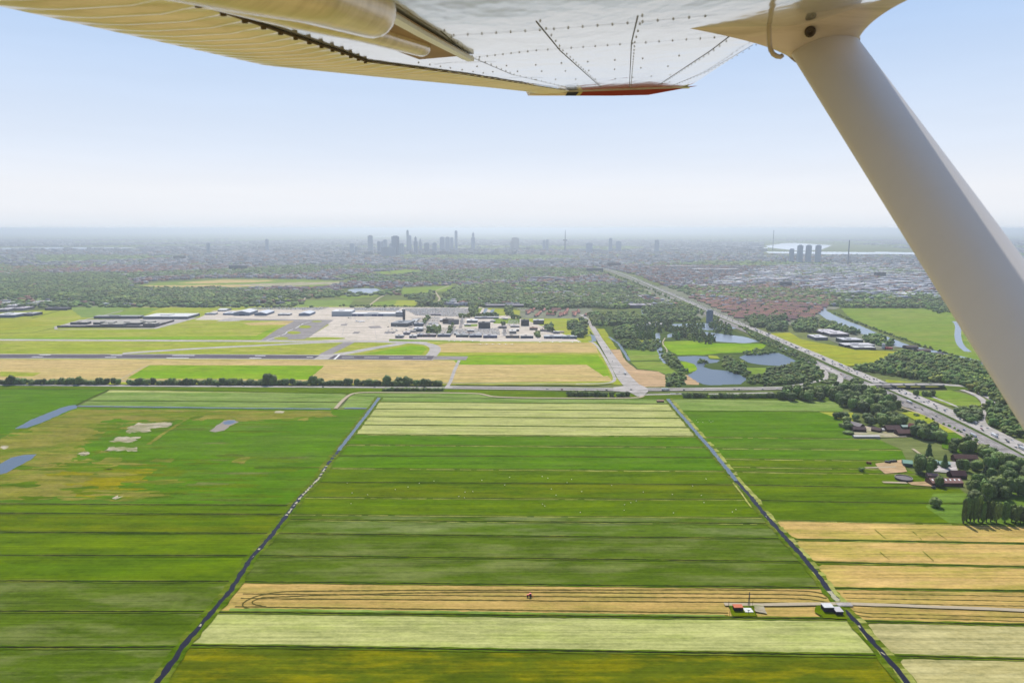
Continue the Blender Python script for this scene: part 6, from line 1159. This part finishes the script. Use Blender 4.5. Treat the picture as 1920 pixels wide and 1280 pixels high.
def rivets(pts, pitch=.032, r_=.003):
    V = []; F = []
    Q = [on_wing(*p) for p in pts]
    for a, b in zip(Q[:-1], Q[1:]):
        k = max(1, int(math.hypot(b[0]-a[0], b[1]-a[1])/pitch))
        for j in range(k):
            c, s = a[0]+(b[0]-a[0])*j/k+.009, a[1]+(b[1]-a[1])*j/k; n = len(V); V += [wpt(c+r_*math.cos(t), s+r_*math.sin(t), -.0006) for t in np.linspace(0, 6.283, 6, endpoint=False)]+[wpt(c, s, -.0034)]; F += [(n+i, n+(i+1) % 6, n+6) for i in range(6)]
    EX.append((V, F, 2))
for k_, (pts, w) in enumerate(SEAM[:7]): rivets(pts, .032 if k_ > 4 else .11)
for pts in ([(890, 125), (1000, 122), (1200, 110), (1340, 100)], [(920, 135), (1100, 133), (1300, 122)], [(1000, 150), (1150, 148), (1290, 138)], [(780, 118), (840, 128), (920, 140)], [(1080, 160), (1180, 158), (1290, 152)]): rivets(pts, .09, .004)
V = []; F = []; mi = []
for i, s in enumerate(ss):
    for j in range(27): V.append(wpt(hi(s)+(le(s)-hi(s))*j/26, s, under(j/26, s)))
    if i: F += [((i-1)*27+j, (i-1)*27+j+1, i*27+j+1, i*27+j) for j in range(26)]
mi = [0]*len(F)
for v_, f_, m_ in EX: b = len(V); V += v_; F += [tuple(k+b for k in q) for q in f_]; mi += [m_]*len(f_)
wp_('wing_panel', V, F, [pw, seam, plain('rivet', (.2, .19, .17, 1), .5, .4)], True, None, mi)
# tip: drooped red, dark blue and yellow edge
def tip(name, pts, mat):
    Q = []
    for x, y in pts: d = ray(x, y); o = np.array([0, 0, H])-TR; dl = WR.T@d; ol = WR.T@o; t = (s_tip+.02-ol[1])/dl[1]; q = ol+dl*t; Q.append(q)
    n = len(Q); V = [wpt(q[0], q[1], q[2]) for q in Q]+[wpt(q[0], q[1]+.05, q[2]) for q in Q]; F = [tuple(range(n)), tuple(range(2*n-1, n-1, -1))]+[(i, i+n, (i+1) % n+n, (i+1) % n) for i in range(n)]
    return wp_(name, V, F, [mat])
tip('wing_tip', [(983, 166), (1066, 170), (1060, 179.5), (990, 179.5)], pcream)
tip('tip_band', [(1066, 170), (1088, 170), (1080, 179.5), (1060, 179.5)], plain('tip_navy', (.02, .025, .06, 1), .4, .5))
tip('tip_stripe', [(1088, 170), (1095, 170), (1087, 179.5), (1080, 179.5)], plain('tip_yellow', (.6, .5, .2, 1), .5))
tip('tip_cap', [(1095, 169.5), (1200, 169), (1240, 166), (1308, 161), (1270, 168), (1216, 178), (1150, 179.5), (1087, 179.5)], plain('tip_red', (.3, .03, .02, 1), .35, .5))
V = []; F = []
for s, z in ((s_tip, .0), (s_tip+.03, -.01)): V += [wpt(te(s_tip), s, z), wpt(le(s_tip), s, z), wpt(le(s_tip)-.1, s, .03), wpt(te(s_tip), s, .02)]
wp_('tip_rib', V, [(0, 1, 5, 4), (1, 2, 6, 5), (4, 5, 6, 7)], [pw])
# recess with two long rounded fairings
def onw3(px, py, n): c, s = on_wing(px, py, n); return wpt(c, s, n)
V = [onw3(x, y, -.007) for x, y in ((560, -40), (703, -2), (880, 104), (786, 112), (690, 76), (600, 40))]; wp_('recess', V, [tuple(range(6))], [brown])
strip('recess_lip', [(640, -36), (703, 0), (790, 53), (882, 105)], .022, plain('lip_white', (.7, .7, .68, 1), .4, .4), -.016, th=.012)
strip('recess_lip_shadow_gap', [(632, -34), (697, 2), (784, 56), (872, 106)], .014, dark, -.0095)
def pod(pts, rad, name='fairing_pod'):
    ax = [onw3(x, y, -rad*.35) for x, y in pts]; R = []
    for a, b in zip(ax[:-1], ax[1:]): R += [a+(b-a)*j/8 for j in range(8)]
    R.append(ax[-1]); L_ = len(R); V = []; F = []; nn = 20; end = R[-1]-R[-2]; end /= np.linalg.norm(end)
    prof = [(p, rad*(.8+.2*(1-i/(L_-1)))) for i, p in enumerate(R)]+[(R[-1]+end*rad*.8*math.sin(t), rad*.8*math.cos(t)) for t in (.3, .6, .9, 1.15, 1.35, 1.5)]
    up = WR@np.array([0, 0, 1.]); sd_ = np.cross(end, up); sd_ /= np.linalg.norm(sd_)
    for i, (p, q) in enumerate(prof):
        V += [p+(sd_*math.cos(a)+up*math.sin(a))*q for a in np.linspace(0, 2*math.pi, nn, endpoint=False)]
        if i: F += [((i-1)*nn+j, (i-1)*nn+(j+1) % nn, i*nn+(j+1) % nn, i*nn+j) for j in range(nn)]
    return wp_(name, V, F, [wingpaint(name+'_paint', (.75, .62, .42), .2, .12, .5)], True)
pod([(150, -150), (440, -62), (570, -26), (694, 20)], .054); pod([(380, -30), (540, 20), (670, 52), (790, 88)], .03)
# strut: streamlined section swept along a straight axis
A0 = P(1543, 88, 1.75); A1 = P(1722, 350, 1.415); A2 = A0+(A1-A0)*3.3
axd = (A1-A0)/np.linalg.norm(A1-A0); chd = WR@np.array([1., .0, 0]); chd -= axd*(chd@axd); chd /= np.linalg.norm(chd); thd = np.cross(axd, chd)
if thd@(A0-np.array([0, 0, H])) > 0: thd = -thd
def sect(cen, ch, th, cd=chd, td=thd, n=36, aft=.5):
    out = []
    for a in np.linspace(0, 2*math.pi, n, endpoint=False):
        x = math.cos(a)*.5; y = math.sin(a)*.5*(1 if x > 0 else (1-abs(2*x)**2*.45)); out.append(cen+cd*x*ch+td*y*th)
    return out
secs = [sect(A0+(A2-A0)*t, .168, .1) for t in np.linspace(-.06, 1, 14)]
V, F = loft(secs); wp_('strut', V, F, [pst], True)
# cuff that flares from the strut into the wing
def cuffsec(t):
    cen0 = A0+axd*-.005; cC, cS = on_wing(1500, 38); cen1 = wpt(cC, cS, .03); e = t**1.5; cen = cen0*(1-t)+cen1*t
    cd = chd*(1-t)+(WR@np.array([1., 0, 0]))*t; td = thd*(1-t)+(WR@np.array([0, -1., 0]))*t; cd /= np.linalg.norm(cd); td /= np.linalg.norm(td)
    out = []
    for a in np.linspace(0, 2*math.pi, 40, endpoint=False):
        x = math.cos(a)*.5; y = math.sin(a)*.5*(1 if x > 0 else (1-abs(2*x)**2*.45)); back = e*(.31 if x < 0 else .13)*abs(2*x)**1.2
        y *= (1-.55*e*abs(2*x)**2); out.append(cen+cd*(x*.19+(back if x > 0 else -back))+td*y*(.11+.03*e))
    return out
V, F = loft([cuffsec(t) for t in np.linspace(0, 1, 16)]); F = F[:-2]; cuff = wp_('strut_cuff', V, F, [wingpaint('cuff_paint', (.62, .52, .46), .4, .05, .15)], True)
V, F = loft([sect(A0+axd*.004, .184, .114), sect(A0-axd*.012, .186, .116)]); wp_('cuff_rim', V, F, [plain('cuff_edge', (.28, .22, .17, 1), .6)], True)
b0 = P(1519, 60, 1.66); V = []; F = []
vd = (b0-np.array([0, 0, H])); vd /= np.linalg.norm(vd); e1 = np.cross(vd, [0, 0, 1.]); e1 /= np.linalg.norm(e1); e2 = np.cross(vd, e1)
V = [b0+vd*d+(e1*math.cos(a)+e2*math.sin(a))*q for d, q in ((.06, .013), (0, .013), (-.004, .008), (.0, .0065), (.0, .001)) for a in np.linspace(0, 2*math.pi, 14, endpoint=False)]
wp_('bolt', V, [(i*14+j, i*14+(j+1) % 14, (i+1)*14+(j+1) % 14, (i+1)*14+j) for i in range(4) for j in range(14)], [plain('bolt_dark', (.06, .04, .03, 1), .5, .5, .3)], True)
def tube(name, pts, r_, mat):
    P_ = [np.array(p) for p in pts]; V = []; F = []; n = 10
    for i, p in enumerate(P_):
        t = P_[min(len(P_)-1, i+1)]-P_[max(0, i-1)]; t /= np.linalg.norm(t); u = np.cross(t, vd); u /= np.linalg.norm(u); v = np.cross(t, u); V += [p+(u*math.cos(a)+v*math.sin(a))*r_ for a in np.linspace(0, 2*math.pi, n, endpoint=False)]
        if i: F += [((i-1)*n+j, (i-1)*n+(j+1) % n, i*n+(j+1) % n, i*n+j) for j in range(n)]
    F += [tuple(range(n)), tuple(range((len(P_)-1)*n, len(P_)*n))]; return wp_(name, V, F, [mat], True)
ringm = plain('ring_steel', (.45, .36, .27, 1), .4, .5, .3)
tube('tie_down_ring', [P(x, y, d) for x, y, d in ((1441, -12, 1.6), (1441, 20, 1.6), (1442, 45, 1.61), (1442, 72, 1.62), (1443, 84, 1.63), (1445, 94, 1.63), (1450, 102, 1.63), (1457, 106, 1.63), (1464, 107, 1.63), (1467, 104, 1.63))], .0055, ringm)
